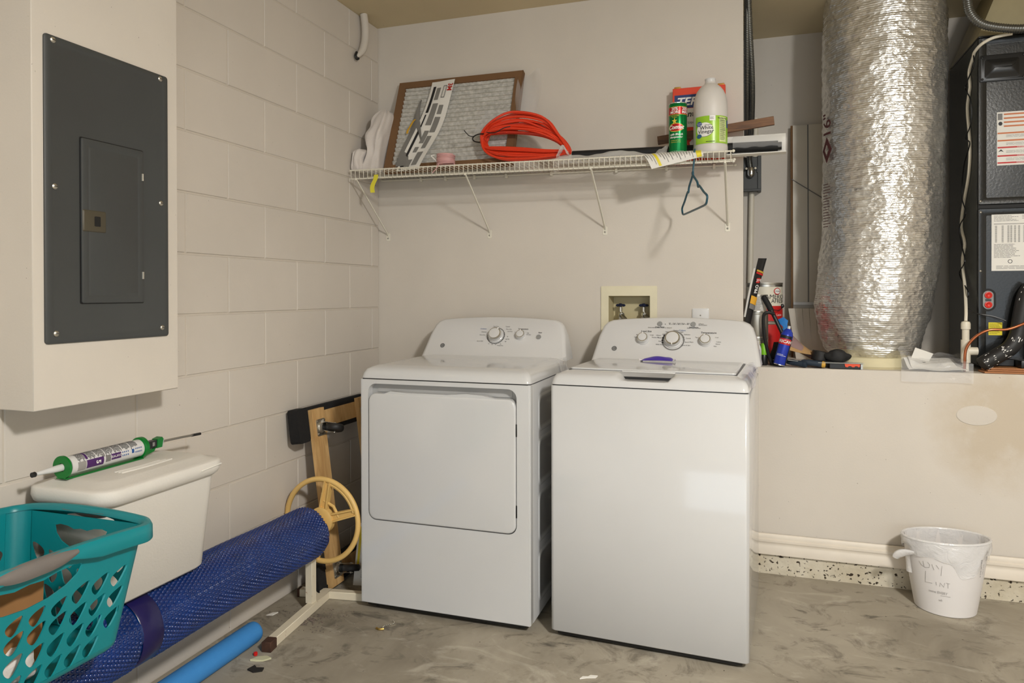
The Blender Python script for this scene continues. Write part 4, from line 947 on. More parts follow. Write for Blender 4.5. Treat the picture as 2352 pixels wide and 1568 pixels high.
for side, Ln in (('x', by1 - by0 - 2 * RC - TI), ('X', by1 - by0 - 2 * RC - TI), ('y', bx1 - bx0 - 2 * RC - TI), ('Y', bx1 - bx0 - 2 * RC - TI)):
    hl = []; n = int(Ln / .0445)
    for r_ in range(4):
        for i in range(n):
            u = (i + .5 + (.06 * r_)) / n; z = .587 - .0455 * r_
            if u > .965: continue
            hw = .105 if side in 'xX' else .085
            if r_ == 0 and abs(u - .5) * Ln < hw * .8: z0_ = .572
            hl.append([((x_ - 0) / Ln, y_) for x_, y_ in petal(u * Ln, z - (.010 if (r_ == 0 and abs(u - .5) * Ln < hw) else 0), .86 if (r_ == 0 and abs(u - .5) * Ln < hw) else 1.)])
    hw = .110 if side in 'xX' else .075
    ho = [(.5 + hw / Ln * x_, .652 + y_) for x_, y_ in [(-1, 0), (-.93, -.018), (-.72, -.034), (-.4, -.045), (0, -.049), (.4, -.045), (.72, -.034), (.93, -.018), (1, 0), (.8, .004), (.5, .002), (.25, -.004), (0, -.001), (-.25, -.004), (-.5, .002), (-.8, .004)]]
    multi(rect(0, 1, zl, zh), hl + [ho], face_fn(side), .0028, 'tealb', 'side_wall', t)
# corners and floor pan
for cx, cy, a0 in ((1, 1, 0), (-1, 1, 90), (-1, -1, 180), (1, -1, 270)):
    def cf(i, j):
        z = zl + (zh - zl) * j; a, b_, c, d = ring_at(z); x = (b_ - RC) if cx > 0 else a + RC; y = (d - RC) if cy > 0 else c + RC
        g = math.radians(a0 + 90 * i); return V((x + RC * math.cos(g), y + RC * math.sin(g), z))
    B().grid(cf, 8, 6, .0026).build('corner', 'tealb', t)
a, b_, c, d = ring_at(zl); rgs = []
for g, z in ((0, zl), (.002, zl - .008), (.008, bzb + .003), (.016, bzb), (.05, bzb)): rgs.append([V((x, y, z)) for x, y in rrect(a + g, b_ - g, c + g, d - g, RC, 6)])
B().loft(rgs, True, False, True).build('floor_pan', 'tealb', t, ang=60)
# rolled rim
prof = [(-.003, -.006), (-.001, .004), (.006, .008), (.016, .006), (.020, -.002), (.0205, -.030), (.019, -.032), (.0175, -.004), (.010, .002), (.002, -.001)]
rg = []
for o, z in prof: rg.append([V((x, y, bzt + z + .012 * (1 - abs(2 * (x - bx0) / (bx1 - bx0) - 1) ** 2) * (1 if y > by1 - .06 else 0))) for x, y in rrect(bx0 - o, bx1 + o, by0 - o, by1 + o, RC + max(0, o), 8)])
rim = B()
def dens(lp):
    out = []
    for i in range(len(lp)):
        p_, q_ = lp[i], lp[(i + 1) % len(lp)]; m_ = 14 if (p_ - q_).length > .1 else 1
        out += [p_.lerp(q_, k_ / m_) for k_ in range(m_)]
    return out
rg = []
for o, z in prof:
    lp = dens([V((x, y, 0)) for x, y in rrect(bx0 - o, bx1 + o, by0 - o, by1 + o, RC + max(0, o), 8)])
    for p_ in lp:
        cxm, cym = (bx0 + bx1) / 2, (by0 + by1) / 2
        f1 = max(0, 1 - ((p_.x - cxm) / .20) ** 2) if abs(p_.y - cym) > .26 else 0
        f2 = max(0, 1 - ((p_.y - cym) / .26) ** 2) if abs(p_.x - cxm) > .18 else 0
        fl2 = max(f1, f2); zz = z
        hc = max(0, 1 - ((p_.x - cxm) / .085) ** 8) if abs(p_.y - cym) > .26 else (max(0, 1 - ((p_.y - cym) / .115) ** 8) if abs(p_.x - cxm) > .18 else 0)
        if z < -.01: zz = z + .016 * hc
        p_.z = bzt + zz + .012 * fl2
    rg.append(lp)
rg.append(rg[0]); rim.loft(rg, True, False, False).build('rim', 'tealb', t, ang=50)
def grip(side):
    cxm, cym = (bx0 + bx1) / 2, (by0 + by1) / 2
    def fn(i, j):
        s = 2 * i - 1; wv = (1 - abs(s) ** 3) ; th = -.25 * PI + 1.15 * PI * j
        o = .010 + .0135 * math.cos(th) ; z = bzt + .0125 + (-.008 + (.0175 if math.sin(th) > 0 else .020) * math.sin(th)) * (.35 + .65 * wv)
        if side in 'yY': return V((cxm - s * .066, (by1 + o) if side == 'y' else (by0 - o), z - .003))
        return V(((bx1 + o) if side == 'x' else (bx0 - o), cym + s * .085, z - .002))
    B().grid(fn, 18, 10).build('grip', 'grip', t)
for s in 'xyXY': grip(s)
# ---- contents of the basket
cb = B().box(-.0025, .0025, -.17, .17, 0, .215, mx=Matrix.Translation((.375, -2.27, .445)) @ Matrix.Rotation(.06, 4, 'Y')).build('cardboard_sheet', 'card')
tag(cb, 'brown cardboard sheet standing in the laundry basket', 'cardboard')
def wadd(name, label, c, r, m, seed, cat='cloth', sc=(1, 1, .6)):
    b = B().sphere(c, r, 28, 18, sc)
    for v in b.bm.verts:
        d = (v.co - V(c)).normalized(); v.co += d * r * (.30 * noise.noise(v.co * 18 + V((seed, 0, 0))) + .14 * noise.noise(v.co * 46 + V((0, seed, 0))))
    return tag(b.build(name, m, ang=80), label, cat)
wadd('dust_rag', 'white rag in the basket behind the lower petal holes', (.335, -2.165, .470), .075, 'towel', 3)
wadd('dust_rag', 'pale rag bunched at the near end of the laundry basket', (.330, -2.35, .475), .085, 'towel', 9)
wadd('grey_cloth', 'dark grey cloth lying at the far end inside the laundry basket', (.20, -2.08, .480), .075, mat('grey_cloth', (70, 68, 72), .9), 14)
fb = B().box(.075, .33, -2.36, -2.09, .598, .612, .002, 1).build('foam_board', 'foam'); tag(fb, 'white foam board lying in the laundry basket', 'foam board')
dk = B()
dk.loft([[V((.06 + u, -2.42 + v, z)) for u, v in rrect(g, .16 - g, g, .20 - g, .03, 4)] for g, z in ((0, .614), (0, .66), (.01, .672), (.03, .676))]); tag(dk.build('dark_pouch', mat('charcoal_fabric', (58, 54, 48), .8, bump=.4, bs=90)), 'dark charcoal pouch on top of the foam board in the basket', 'pouch')
# ---- furniture dolly leaning on the wall
t = thing('furniture_dolly', 'wooden furniture dolly with black padding and casters leaning on the block wall', 'dolly', (.1, -.5, 0))
do, dv = V((.150, 0, .004)), V((-.098, 0, .735)).normalized(); dn = V((dv.z, 0, -dv.x))   # dn: out of the wall
df = lambda u, v, w_=0.: do + V((0, u, 0)) + dv * v + dn * w_
M['carpet'] = mat('black_carpet', (22, 21, 22), .95, bump=.6, bs=260)
for v0, v1 in ((.632, .748), (.012, .118)):
    B().prism(rrect(-.745, -.215, v0, v1, .012, 3), -.034, -.002, df).build('padded_crosspiece', 'carpet', t)
    B().prism(rect(-.690, -.24, v0 + .020, v1 - .026), -.004, .002, df).build('crosspiece_wood', 'wood', t)
B().prism(rrect(-.772, -.700, .615, .752, .012, 3), -.036, .010, df).build('end_pad', 'carpet', t)
for u in (-.690, -.330): B().prism(rect(u, u + .088, .016, .738), .002, .021, df).build('side_board', 'wood', t)
def caster(u, v, tu, tv):
    cp = B().prism(rrect(u - .030, u + .030, v - .034, v + .034, .006, 2), .021, .025, df).build('caster_plate', 'zinc', t)
    for du in (-.022, .022):
        for dv_ in (-.026, .026): B().lathe([(.005, 0), (.004, .004), (1e-5, .005)], 8, Matrix.Translation(df(u + du, v + dv_, .025)) @ dn.to_track_quat('Z', 'Y').to_matrix().to_4x4()).build('bolt', 'steel', cp)
    B().lathe([(.026, .0), (.028, .006), (.022, .012), (.012, .014)], 20, Matrix.Translation(df(u, v, .025)) @ dn.to_track_quat('Z', 'Y').to_matrix().to_4x4()).build('swivel_race', 'chrome', t)
    c = df(u + tu, v + tv, .066); axd = (dv * .8 + V((0, .6, 0)) * 0 + V((0, -.45, 0)) + dn * .0).normalized()
    axd = V((0, tv, 0)) * 1.0 - dv * tu; axd.normalize()
    d2 = axd.to_track_quat('Z', 'Y').to_matrix().to_4x4(); d2.translation = c
    B().lathe([(.012, -.013), (.033, -.013), (.037, -.008), (.038, 0), (.037, .008), (.033, .013), (.012, .013)], 28, d2).build('caster_wheel', 'rubber', t)
    for s in (-1, 1):
        a = df(u, v, .034) + axd * .018 * s; e = c + axd * .018 * s; side = (e - a).cross(axd).normalized()
        b = B(); pts = [a + side * .019, e + side * .009, e + (e - a).normalized() * .009, e - side * .009, a - side * .019]
        vs = [p_ - axd * .0012 for p_ in pts] + [p_ + axd * .0012 for p_ in pts]; n = 5
        b.raw(vs, [tuple(range(n)), tuple(range(2 * n - 1, n - 1, -1))] + [(i, (i + 1) % n, n + (i + 1) % n, n + i) for i in range(n)]); b.build('fork', 'chrome', t)
        B().cyl(e - axd * .003, e + axd * .003, .006, 10).build('axle_nut', 'steel', t)
caster(-.640, .660, .032, -.012); caster(-.640, .080, .030, -.010); caster(-.290, .660, .03, -.012); caster(-.290, .080, .03, -.012)
# ---- booklet behind the wheel
t = thing('paper_manual', 'white printed booklet with a yellow strip standing against the dryer side', 'booklet', (.27, -.575, 0))
pm_ = plane((.200, -.585, 0), (.115, .02, 0), (0, .05, .25))
B().prism(rect(0, .118, 0, .250), -.002, 0, pm_).build('pages', 'paper', t)
patch(rect(.008, .018, .07, .235), pm_, ye, t, 'yellow_strip', .0008); lines(pm_, 'inkg', t, .030, .112, .03, .235, 26, .35, 11)
# ---- litter on the floor
def flake(name, label, cat, pts, z, m, th=.0015):
    return tag(B().prism(pts, .0003, th, lambda u, v, w_: V((u, v, w_ + z * math.sin(40 * u + 30 * v)))).build(name, m), label, cat)
rc = B().lathe([(.006, 0), (.007, .004), (.0065, .010), (.003, .012)], 12, Matrix.Translation((.196, -1.196, 0))).build('red_cap', mat('red_plastic', (206, 26, 20), .4)); tag(rc, 'small red plastic cap by the noodle end', 'cap')
flake('candy_wrapper', 'crumpled white and yellow wrapper on the floor near the noodle', 'wrapper', [(.205, -1.235), (.245, -1.222), (.262, -1.200), (.240, -1.192), (.215, -1.205)], .002, mat('pale_wrapper', (206, 204, 170), .5), .006)
flake('dirt_clump', 'black dirt clump on the floor in front of the noodle', 'debris', [(.235, -1.285), (.262, -1.292), (.285, -1.276), (.278, -1.258), (.255, -1.266), (.240, -1.255)], .001, mat('black_dirt', (34, 30, 26), .9), .005)
flake('paint_chip', 'cream paint chip on the floor under the blue roll', 'paint chip', [(.038, -.935), (.062, -.928), (.070, -.905), (.050, -.912)], .002, 'paper', .004)
flake('paper_scrap', 'torn white paper scrap on the floor in front of the washer', 'paper scrap', [(1.262, -1.000), (1.280, -.988), (1.308, -.978), (1.312, -.966), (1.290, -.970), (1.284, -.980), (1.268, -.985)], .0, 'paper', .004)
ch = []
for i in range(14): ch.append((.517 + .012 * math.sin(i * .45), -.828 - .0052 * i, .0028))
cn = thing('bead_chain', 'short brass bead chain on the floor in front of the dryer', 'chain', (.52, -.86, 0))
b = B()
for p_ in ch: b.sphere(p_, .0027, 8, 6)
b.build('beads', 'zinc', cn); B().tube(catmull([(.515, -.897, .003), (.500, -.905, .003), (.487, -.900, .003)], 4), .0042, 8).build('clasp', mat('brass', (176, 148, 84), .35, .9), cn)
b = B(); rn = random.Random(2)
for i in range(60):
    c = V((.215 + rn.gauss(0, .022), -.915 + rn.gauss(0, .022), .003)); b.sphere(c, rn.uniform(.002, .005), 6, 4, (1, 1, .6))
for i in range(110):
    c = V((rn.uniform(.03, .34), rn.uniform(-1.0, -.80), .001)); b.sphere(c, rn.uniform(.001, .0032), 5, 4, (1, 1, .5))
o = b.build('lint_litter', mat('lint_grey', (112, 100, 92), .95), fix=False); o['kind'] = 'stuff'; tag(o, 'grey lint and crumbs under the reel stand', 'lint')
# ================================================================ equipment alcove
M['cond'] = mat('galvanised_conduit', (112, 112, 108), .36, .85, var=.12)
M['pvc'] = mat('white_pvc', (222, 214, 196), .4)
def ribbed(path, r, m, parent, name, pitch=.0075, n=8):
    P_ = catmull(path, 14); L_ = sum((P_[i + 1] - P_[i]).length for i in range(len(P_) - 1)); k = int(L_ / pitch) * 3
    # resample evenly so the ribs are regular
    acc = [0]
    for i in range(len(P_) - 1): acc.append(acc[-1] + (P_[i + 1] - P_[i]).length)
    out = []; j = 0
    for i in range(k + 1):
        s = L_ * i / k
        while j < len(acc) - 2 and acc[j + 1] < s: j += 1
        f_ = (s - acc[j]) / max(1e-9, acc[j + 1] - acc[j]); out.append(P_[j].lerp(P_[j + 1], f_))
    b = B(); b.tube(out, r, n, rf=lambda s: 1 + .10 * math.cos(2 * PI * round(s * k) / 3)); return b.build(name, m, parent, ang=80, fix=False)
t = thing('flexible_conduit', 'pair of grey flexible metal conduits running down beside the wall end', 'conduit', (1.757, .72, 1.86))
ribbed([(1.752, .15, H), (1.751, .20, 2.36), (1.750, .36, 2.15), (1.749, .56, 2.0), (1.748, .70, 1.93)], .0125, 'cond', t, 'conduit_run')
ribbed([(1.757, .14, H), (1.762, .19, 2.40), (1.772, .30, 2.22), (1.773, .42, 2.10), (1.766, .58, 1.98), (1.760, .665, 1.90), (1.768, .685, 1.84)], .0135, 'cond', t, 'conduit_run')
B().lathe([(.017, 0), (.019, .006), (.019, .035), (.012, .046), (.004, .05)], 16, Matrix.Translation((1.768, .684, 1.852)) @ Matrix.Rotation(PI - .12, 4, 'X')).build('connector', 'chrome', t)
for dx in (-.022, .022): B().cyl((1.768 + dx, .668, 1.848), (1.768 + dx, .690, 1.848), .0055, 10).build('clamp_screw', 'chrome', t)
t = thing('disconnect_box', 'grey metal electrical box on the alcove wall by the conduits', 'electrical box', (1.775, .76, 1.735))
B().box(1.690, 1.806, .700, YA - .001, 1.742, 1.912, .003, 1).build('box_body', 'dgrey', t)
B().box(1.800, 1.818, .694, YA - .001, 1.735, 1.918, .002, 1).build('side_flange', 'dgrey', t); B().box(1.690, 1.818, .690, .701, 1.734, 1.746, .002, 1).build('bottom_lip', 'dgrey', t)
B().box(1.796, 1.801, .692, .700, 1.83, 1.86).build('hasp', 'black', t)
t = tag(B().cyl((1.758, .744, ZP), (1.772, .748, 1.735), .0135, 14).cyl((1.788, .748, 1.915), (1.792, .748, 2.12), .0135, 14).build('drain_pipe', 'pvc'), 'thin white plastic pipe running up behind the grey electrical box', 'pipe')
# ---- white panels leaning at the back
M['panel'] = mat('white_laminate', (206, 198, 184), .4, var=.03)
t = thing('leaning_panel', 'tall white laminate panel with a brown edge leaning behind the foil duct', 'panel', (2.05, .72, ZP))
pp = plane((1.960, .655, ZP), (1, 0, 0), (0, .075, 1.176))
B().prism(rect(.010, .30, .262, 1.176), -.016, 0, pp).build('panel_board', 'panel', t); B().prism(rect(0, .010, 0, 1.176), -.017, .001, pp).build('brown_edge', 'cardd', t); B().prism(rect(.010, .30, 0, .262), -.017, -.004, pp).build('lower_board', 'panel', t)
B().prism(rect(.078, .084, .262, 1.176), 0, .002, pp).build('groove_line', 'inkg', t); B().prism(rect(.010, .022, .262, 1.176), 0, .004, pp).build('raised_edge', 'panel', t); B().prism(rect(.010, .30, .262, .276), 0, .012, pp).build('bottom_ledge', 'enclp', t)
B().tube([pp(.004, .900, .004), pp(.20, .76, .004)], .0022, 6).build('cord_line', 'inkg', t)
t = thing('vinyl_slats', 'fan of white vinyl trim slats standing under the leaning panel', 'trim slats', (1.99, .60, ZP))
for i in range(6):
    q0_, q1_ = 1.978 + .024 * i, 1.945 + .032 * i
    B().raw([(q0_, .575 - .006 * i, ZP), (q0_ + .026, .570 - .006 * i, ZP), (q1_ + .030, .62, 1.135), (q1_, .625, 1.135), (q0_, .585 - .006 * i, ZP), (q0_ + .026, .580 - .006 * i, ZP), (q1_ + .030, .63, 1.135), (q1_, .635, 1.135)], [(0, 1, 2, 3), (7, 6, 5, 4), (0, 4, 5, 1), (1, 5, 6, 2), (2, 6, 7, 3), (3, 7, 4, 0)]).build('slat', 'panel', t)
# ---- insulated foil duct
t = thing('foil_duct', 'large crinkled silver foil insulated air duct rising to the ceiling', 'duct', (2.29, .38, ZP))
M['foil'] = foil_mat()
prof = [(.925, 2.283, .165), (.955, 2.280, .185), (1.0, 2.279, .203), (1.05, 2.280, .216), (1.10, 2.283, .230), (1.156, 2.285, .240), (1.25, 2.297, .244), (1.357, 2.310, .246), (1.45, 2.318, .242), (1.556, 2.321, .243), (1.66, 2.323, .250), (1.756, 2.323, .246), (1.9, 2.325, .250), (2.055, 2.327, .252), (2.2, 2.328, .253), (2.354, 2.329, .252), (2.46, 2.331, .249), (H, 2.332, .247)]
def pz(z):
    for (a, b_) in zip(prof, prof[1:]):
        if a[0] <= z <= b_[0] + 1e-9:
            f_ = (z - a[0]) / (b_[0] - a[0]); return a[1] + (b_[1] - a[1]) * f_, a[2] + (b_[2] - a[2]) * f_
    return prof[-1][1:]
rings = []; nz_, ns = 230, 128
for i in range(nz_ + 1):
    z = .925 + (H - .925) * i / nz_; cx, r = pz(z); ring = []; low = max(0, (1.25 - z) / .3)
    for j in range(ns):
        a = 2 * PI * j / ns; e = V((math.cos(a), math.sin(a), 0)); s = V((math.cos(a) * 1.1, math.sin(a) * 1.1, z))
        d = .0042 * noise.noise(V((s.x * 4, s.y * 4, s.z * 20))) + .0026 * noise.noise(V((s.x * 12, s.y * 12, s.z * 40))) + .0011 * math.sin(z * 190 + 3 * noise.noise(s * 2))
        d += (.010 + .006 * low) * (1 - abs(noise.noise(V((s.x * 2.1, s.y * 2.1, s.z * 7 + 4)))) * 2.2) * (.35 + low) * .6
        d += .006 * noise.noise(s * 1.8)
        ring.append(V((cx, .38, z)) + e * (r + d - .004))
    rings.append(ring)
du = B().loft(rings, True, True, False).build('foil_jacket', 'foil', t, ang=80, fix=False)
dm = lambda ang: (lambda a, c, w_=0.: V((2.325 + (.249 + .004 + w_) * math.cos(ang + a / .25), .38 + (.249 + .004 + w_) * math.sin(ang + a / .25), c)))
mr = mat('maroon_print', (88, 44, 44), .6); d0 = dm(math.radians(204))
text('16"', .085, lambda a, c, w_: d0(-c, 1.955 + a, w_ + .004), mr, t, (0, 0), bold=.001, seg=.02)
q = B(); dpt = [(0, -.058), (.036, 0), (0, .058), (-.036, 0)]; q.frame([(u, v) for u, v in dpt], [(u * .45, v * .45) for u, v in dpt], 0, .001, lambda u, v, w_: d0(u, 1.845 + v, w_ + .006)); q.build('diamond_logo', mr, t)
for z in (1.60, 1.16): lines(lambda u, v, w_: d0(u, z + v, w_ + .006), mr, t, -.03, .03, -.10, .10, 16, .3, 4, 'faded_print')
B().lathe([(.172, 0), (.178, .01), (.172, .03), (.165, .045)], 48, Matrix.Translation((2.268, .315, ZP))).build('collar', mat('mastic_cream', (214, 204, 168), .7, bump=.5, bs=40), t)
b = B().grid(lambda u, v: V((2.40 + .05 * u + .02 * math.sin(5 * v), .175 + .06 * u, ZP + .003 + .055 * v * (1 - .4 * u))), 6, 10, .004); b.build('mastic_flap', mat('mastic_flap', (206, 194, 158), .7, bump=.5, bs=40), t)
# ---- air handler
M['ahu'] = mat('black_enamel', (24, 25, 25), .27, var=.05, bump=.2, bs=110, coat=.1)
M['ahus'] = mat('dark_grey_side', (66, 68, 65), .5, var=.12, vs_=9)
AX, AY, AZ0, AZ1 = 2.652, .200, .915, 2.252
t = thing('air_handler', 'black air handler cabinet with warning labels at the right edge', 'air handler', (3.0, .43, ZP))
B().box(AX, 3.42, AY + .02, .655, AZ0, AZ1, .003, 1).build('cabinet', 'ahus', t)
ap_ = plane((AX, AY + .02, AZ0), (1, 0, 0), (0, 0, 1))
def dpanel(z0, z1, nm):
    z0, z1 = z0 - AZ0, z1 - AZ0
    b = B().loft([[ap_(u, v, w_) for u, v in rrect(g, .768 - g, z0 + g, z1 - g, .004, 2)] for g, w_ in ((0, 0), (0, .016), (.003, .020), (.024, .020), (.027, .0175), (.030, .0175))], True, False, True); return b.build(nm, 'ahu', t)
d1 = dpanel(1.570, AZ1, 'upper_door'); d2 = dpanel(AZ0, 1.555, 'lower_door')
B().box(AX + .002, 3.41, AY + .006, AY + .02, 1.553, 1.572).build('door_gap', 'blackm', t)
B().prism(rect(0, .77, AZ1 - AZ0, AZ1 - AZ0 + .006), -.4, .022, ap_).build('top_flange', 'black', t)
fo = lambda x, z, w_=0.: V((x, AY - w_ + .0025, z))
hp = B().loft([[fo(u, v, w_) for u, v in rrect(2.656 + g, 2.820 - g, 2.070 + g, 2.178 - g, .005, 2)] for g, w_ in ((0, 0), (0, .006), (.004, .008))], True, False, True).build('handle_plate', 'black', d1)
B().loft([[fo(u, v, w_) for u, v in rrect(2.674 + g, 2.792 - g, 2.084 + g, 2.158 - g, .008, 3)] for g, w_ in ((-.003, .008), (0, .0085), (.012, .022), (.03, .026))], True, False, True).build('handle_grip', 'black', hp)
for x, z in ((2.664, 2.168), (2.664, 2.080), (2.808, 2.168), (2.808, 2.080)): screw(fo(x, z, .008), (0, -1, 0), .005, 'black', hp, 'bolt')
for x, z, d_ in ((2.660, 2.226, d1), (2.660, 1.585, d1), (2.661, 1.540, d2), (2.661, 1.300, d2)): screw(fo(x, z, .002), (0, -1, 0), .005, 'steel', d_)
# upper label
lb = B().prism(rect(2.718, 2.90, 1.728, 1.944), 0, .0008, fo).build('warning_label', 'paper', d1)
og = mat('orange_bar', (196, 110, 60), .55); rd2 = mat('red_bar', (190, 36, 34), .55)
for z, m_ in ((1.934, og), (1.918, og), (1.902, og), (1.886, og)): patch(rect(2.742, 2.90, z - .003, z + .003), fo, m_, lb, 'warning_bar', .0014)
for z, m_ in ((1.858, og), (1.828, og), (1.800, rd2), (1.766, rd2), (1.738, rd2)): patch(rect(2.720, 2.90, z - .003, z + .003), fo, m_, lb, 'warning_bar', .0014)
patch(rect(2.721, 2.737, 1.912, 1.938), fo, 'inkg', lb, 'pictogram', .0013); patch(ell(2.730, 1.897, .007, .008), fo, 'ink', lb, 'pictogram', .0013); patch([(2.722, 1.782), (2.732, 1.793), (2.742, 1.782), (2.732, 1.786)], fo, 'ink', lb, 'pictogram', .0013)
for k_, z in enumerate((1.846, 1.814, 1.782, 1.752)): lines(lambda u, v, w_: fo(u, v, w_ + .0008), 'inkg', lb, 2.750, 2.90, z - .006, z + .006, 3, .25, k_)
for z, s in ((1.800, 'DANGER'), (1.766, 'DANGER'), (1.738, 'WARNING')): text(s, .006, fo, 'inkw', lb, (2.800, z), w=.0018)
# lower data label
l2 = B().prism(rect(2.700, 2.90, 1.300, 1.530), 0, .0008, fo).build('data_label', 'paper', d2)
lines(lambda u, v, w_: fo(u, v, w_ + .0006), 'inkg', l2, 2.708, 2.80, 1.500, 1.526, 5, .3, 21); lines(lambda u, v, w_: fo(u, v, w_ + .0006), 'inkg', l2, 2.806, 2.90, 1.508, 1.526, 3, .3, 22)
patch(rect(2.708, 2.90, 1.4895, 1.4910), fo, 'ink', l2, 'rule_line', .0013)
for i, x in enumerate((2.712, 2.735, 2.755, 2.765, 2.778, 2.792, 2.81, 2.83, 2.85)): lines(lambda u, v, w_: fo(u, v, w_ + .0006), 'inkg', l2, x, x + .007, 1.415, 1.484, 18, .5, 30 + i, gaps=False)
lines(lambda u, v, w_: fo(u, v, w_ + .0006), 'inkg', l2, 2.708, 2.800, 1.352, 1.410, 11, .35, 50); lines(lambda u, v, w_: fo(u, v, w_ + .0006), 'inkg', l2, 2.716, 2.90, 1.306, 1.322, 3, .3, 51)
B().frame(ell(2.765, 1.338, .008, .008), ell(2.765, 1.338, .006, .006), 0, .0012, fo).build('round_mark', 'ink', l2)
# line ports
gp_ = B().prism([(2.688 + .019 * math.cos(a), (1.200 if math.sin(a) > 0 else 1.163) + .019 * math.sin(a)) for a in [2 * PI * i / 32 for i in range(32)]], 0, .004, fo).build('port_plate', 'mgrey', d2)
B().prism([(2.688 + .028 * math.cos(a), (1.200 if math.sin(a) > 0 else 1.163) + .028 * math.sin(a)) for a in [2 * PI * i / 32 for i in range(32)]], 0, .0015, fo).build('port_gasket', 'blackm', d2)
for z in (1.201, 1.162): B().lathe([(.0135, 0), (.0135, .005), (.010, .006), (.006, .003), (1e-5, .002)], 20, Matrix.Translation(fo(2.688, z, .004)) @ Matrix.Rotation(PI / 2, 4, 'X')).build('red_plug', mat('red_plug', (206, 44, 34), .4), gp_)
B().box(2.678, 2.698, AY - .006, AY - .001, 1.178, 1.185).build('port_slot', 'black', gp_)
yb = B().prism(rect(2.690, 2.738, 1.038, 1.090), 0, .0008, fo).build('yellow_label', mat('yellow_sticker', (226, 208, 20), .5), d2); lines(lambda u, v, w_: fo(u, v, w_ + .0006), mat('olive_ink', (120, 108, 20), .6), yb, 2.693, 2.735, 1.042, 1.086, 9, .35, 61)
# plenum
M['plen'] = mat('tan_duct_board', (150, 139, 106), .5, var=.1, vs_=9, bump=.4, bs=12)
t = tag(B().loft([[V(p_) for p_ in ((AX, AY + .01, AZ1 + .007), (3.42, AY + .01, AZ1 + .007), (3.42, .655, AZ1 + .007), (AX, .655, AZ1 + .007))], [V(p_) for p_ in ((2.76, AY + .03, H), (3.36, AY + .03, H), (3.36, .60, H), (2.76, .60, H))]]).build('supply_plenum', 'plen'), 'tan tapered duct plenum on top of the black air handler', 'plenum')
t = thing('armored_conduit', 'grey corrugated conduit looping from the ceiling to the air handler top', 'conduit', (2.60, .13, 2.25))
ribbed([(2.592, .13, H), (2.592, .13, 2.44), (2.595, .13, 2.388), (2.604, .13, 2.338), (2.635, .13, 2.294), (2.69, .13, 2.268), (2.789, .13, 2.250), (2.90, .15, 2.262)], .0165, 'cond', t, 'conduit_run', .0085, 10)
# thermostat cable
cab = [(2.760, .165, 2.246), (2.70, .172, 2.240), (2.660, .180, 2.222), (2.644, .218, 2.204), (2.645, .248, 2.189), (2.645, .305, 2.146), (2.645, .292, 2.078), (2.645, .33, 1.995), (2.645, .29, 1.839), (2.645, .308, 1.714), (2.645, .387, 1.594), (2.645, .42, 1.502), (2.645, .365, 1.422), (2.643, .392, 1.348), (2.63, .30, 1.234), (2.612, .21, 1.14), (2.606, .19, 1.095)]
t = thing('thermostat_cable', 'white cable with a thin black wire twisted around it on the cabinet side', 'cable', (2.63, .3, 1.1))
B().tube(catmull(cab, 5), .0062, 8).build('white_cable', 'pvc', t)
bw = [(2.640, .222, 2.189), (2.638, .21, 2.145), (2.634, .272, 2.109), (2.638, .33, 2.083), (2.634, .24, 2.01), (2.638, .245, 1.921), (2.634, .309, 1.867), (2.636, .257, 1.833), (2.638, .354, 1.755), (2.634, .366, 1.626), (2.634, .306, 1.548), (2.634, .402, 1.498), (2.638, .372, 1.404), (2.634, .318, 1.345), (2.634, .40, 1.291), (2.628, .24, 1.211), (2.63, .30, 1.178), (2.62, .23, 1.150), (2.64, .185, 1.128), (2.70, .17, 1.115), (2.74, .165, 1.098)]
B().tube(catmull(bw, 5), .0026, 6).build('black_wire', 'black', t)
# condensate drain
t = thing('condensate_drain', 'white plastic drain tee with a capped stub beside the air handler', 'drain pipe', (2.606, .19, ZP))
B().lathe([(.0175, 0), (.0175, .022), (.015, .030), (.006, .033)], 18, Matrix.Translation((2.606, .19, 1.062))).build('cap', 'pvc', t)
B().cyl((2.606, .19, 1.0), (2.606, .19, 1.065), .0135, 16).build('riser', 'pvc', t)
B().cyl((2.606, .19, .925), (2.606, .19, 1.018), .0178, 16).cyl((2.606, .19, .972), (2.648, .19, .972), .0165, 16).build('tee', 'pvc', t); B().cyl((2.606, .19, ZP + .0005), (2.606, .19, .925), .0125, 14).build('lower_pipe', 'pvc', t)
# refrigerant lines
cu = mat('copper', (186, 112, 76), .3, .9)
t = tag(B().tube(catmull([(2.592, .150, ZP + .004), (2.588, .13, .920), (2.592, .125, .986), (2.625, .12, 1.036), (2.67, .115, 1.063), (2.73, .115, 1.066), (2.791, .12, 1.091), (2.87, .14, 1.13)], 7), .0055, 10).build('copper_line', cu), 'bare copper tube curving in front of the air handler', 'copper pipe')
t = thing('insulated_line', 'thick black foam insulated refrigerant line in front of the air handler', 'insulated pipe', (2.66, .14, ZP))
IL = catmull([(2.648, .125, .9235), (2.672, .130, .940), (2.712, .138, .965), (2.752, .146, .995), (2.778, .152, 1.045), (2.790, .156, 1.12), (2.806, .158, 1.20), (2.83, .160, 1.24)], 7)
B().tube(IL, .030, 18).build('foam_sleeve', 'rubber', t)
rn = random.Random(12)
def onl(i, th, w_=.0012):
    a = (IL[min(i + 1, len(IL) - 1)] - IL[i - 1]).normalized(); e1 = a.cross(V((0, -1, 0))).normalized(); e2 = V((0, -1, 0)); e2 = (e2 - a * e2.dot(a)).normalized()
    return IL[i] + (e1 * math.sin(th) + e2 * math.cos(th)) * (.030 + w_), a, (e1 * math.cos(th) - e2 * math.sin(th))
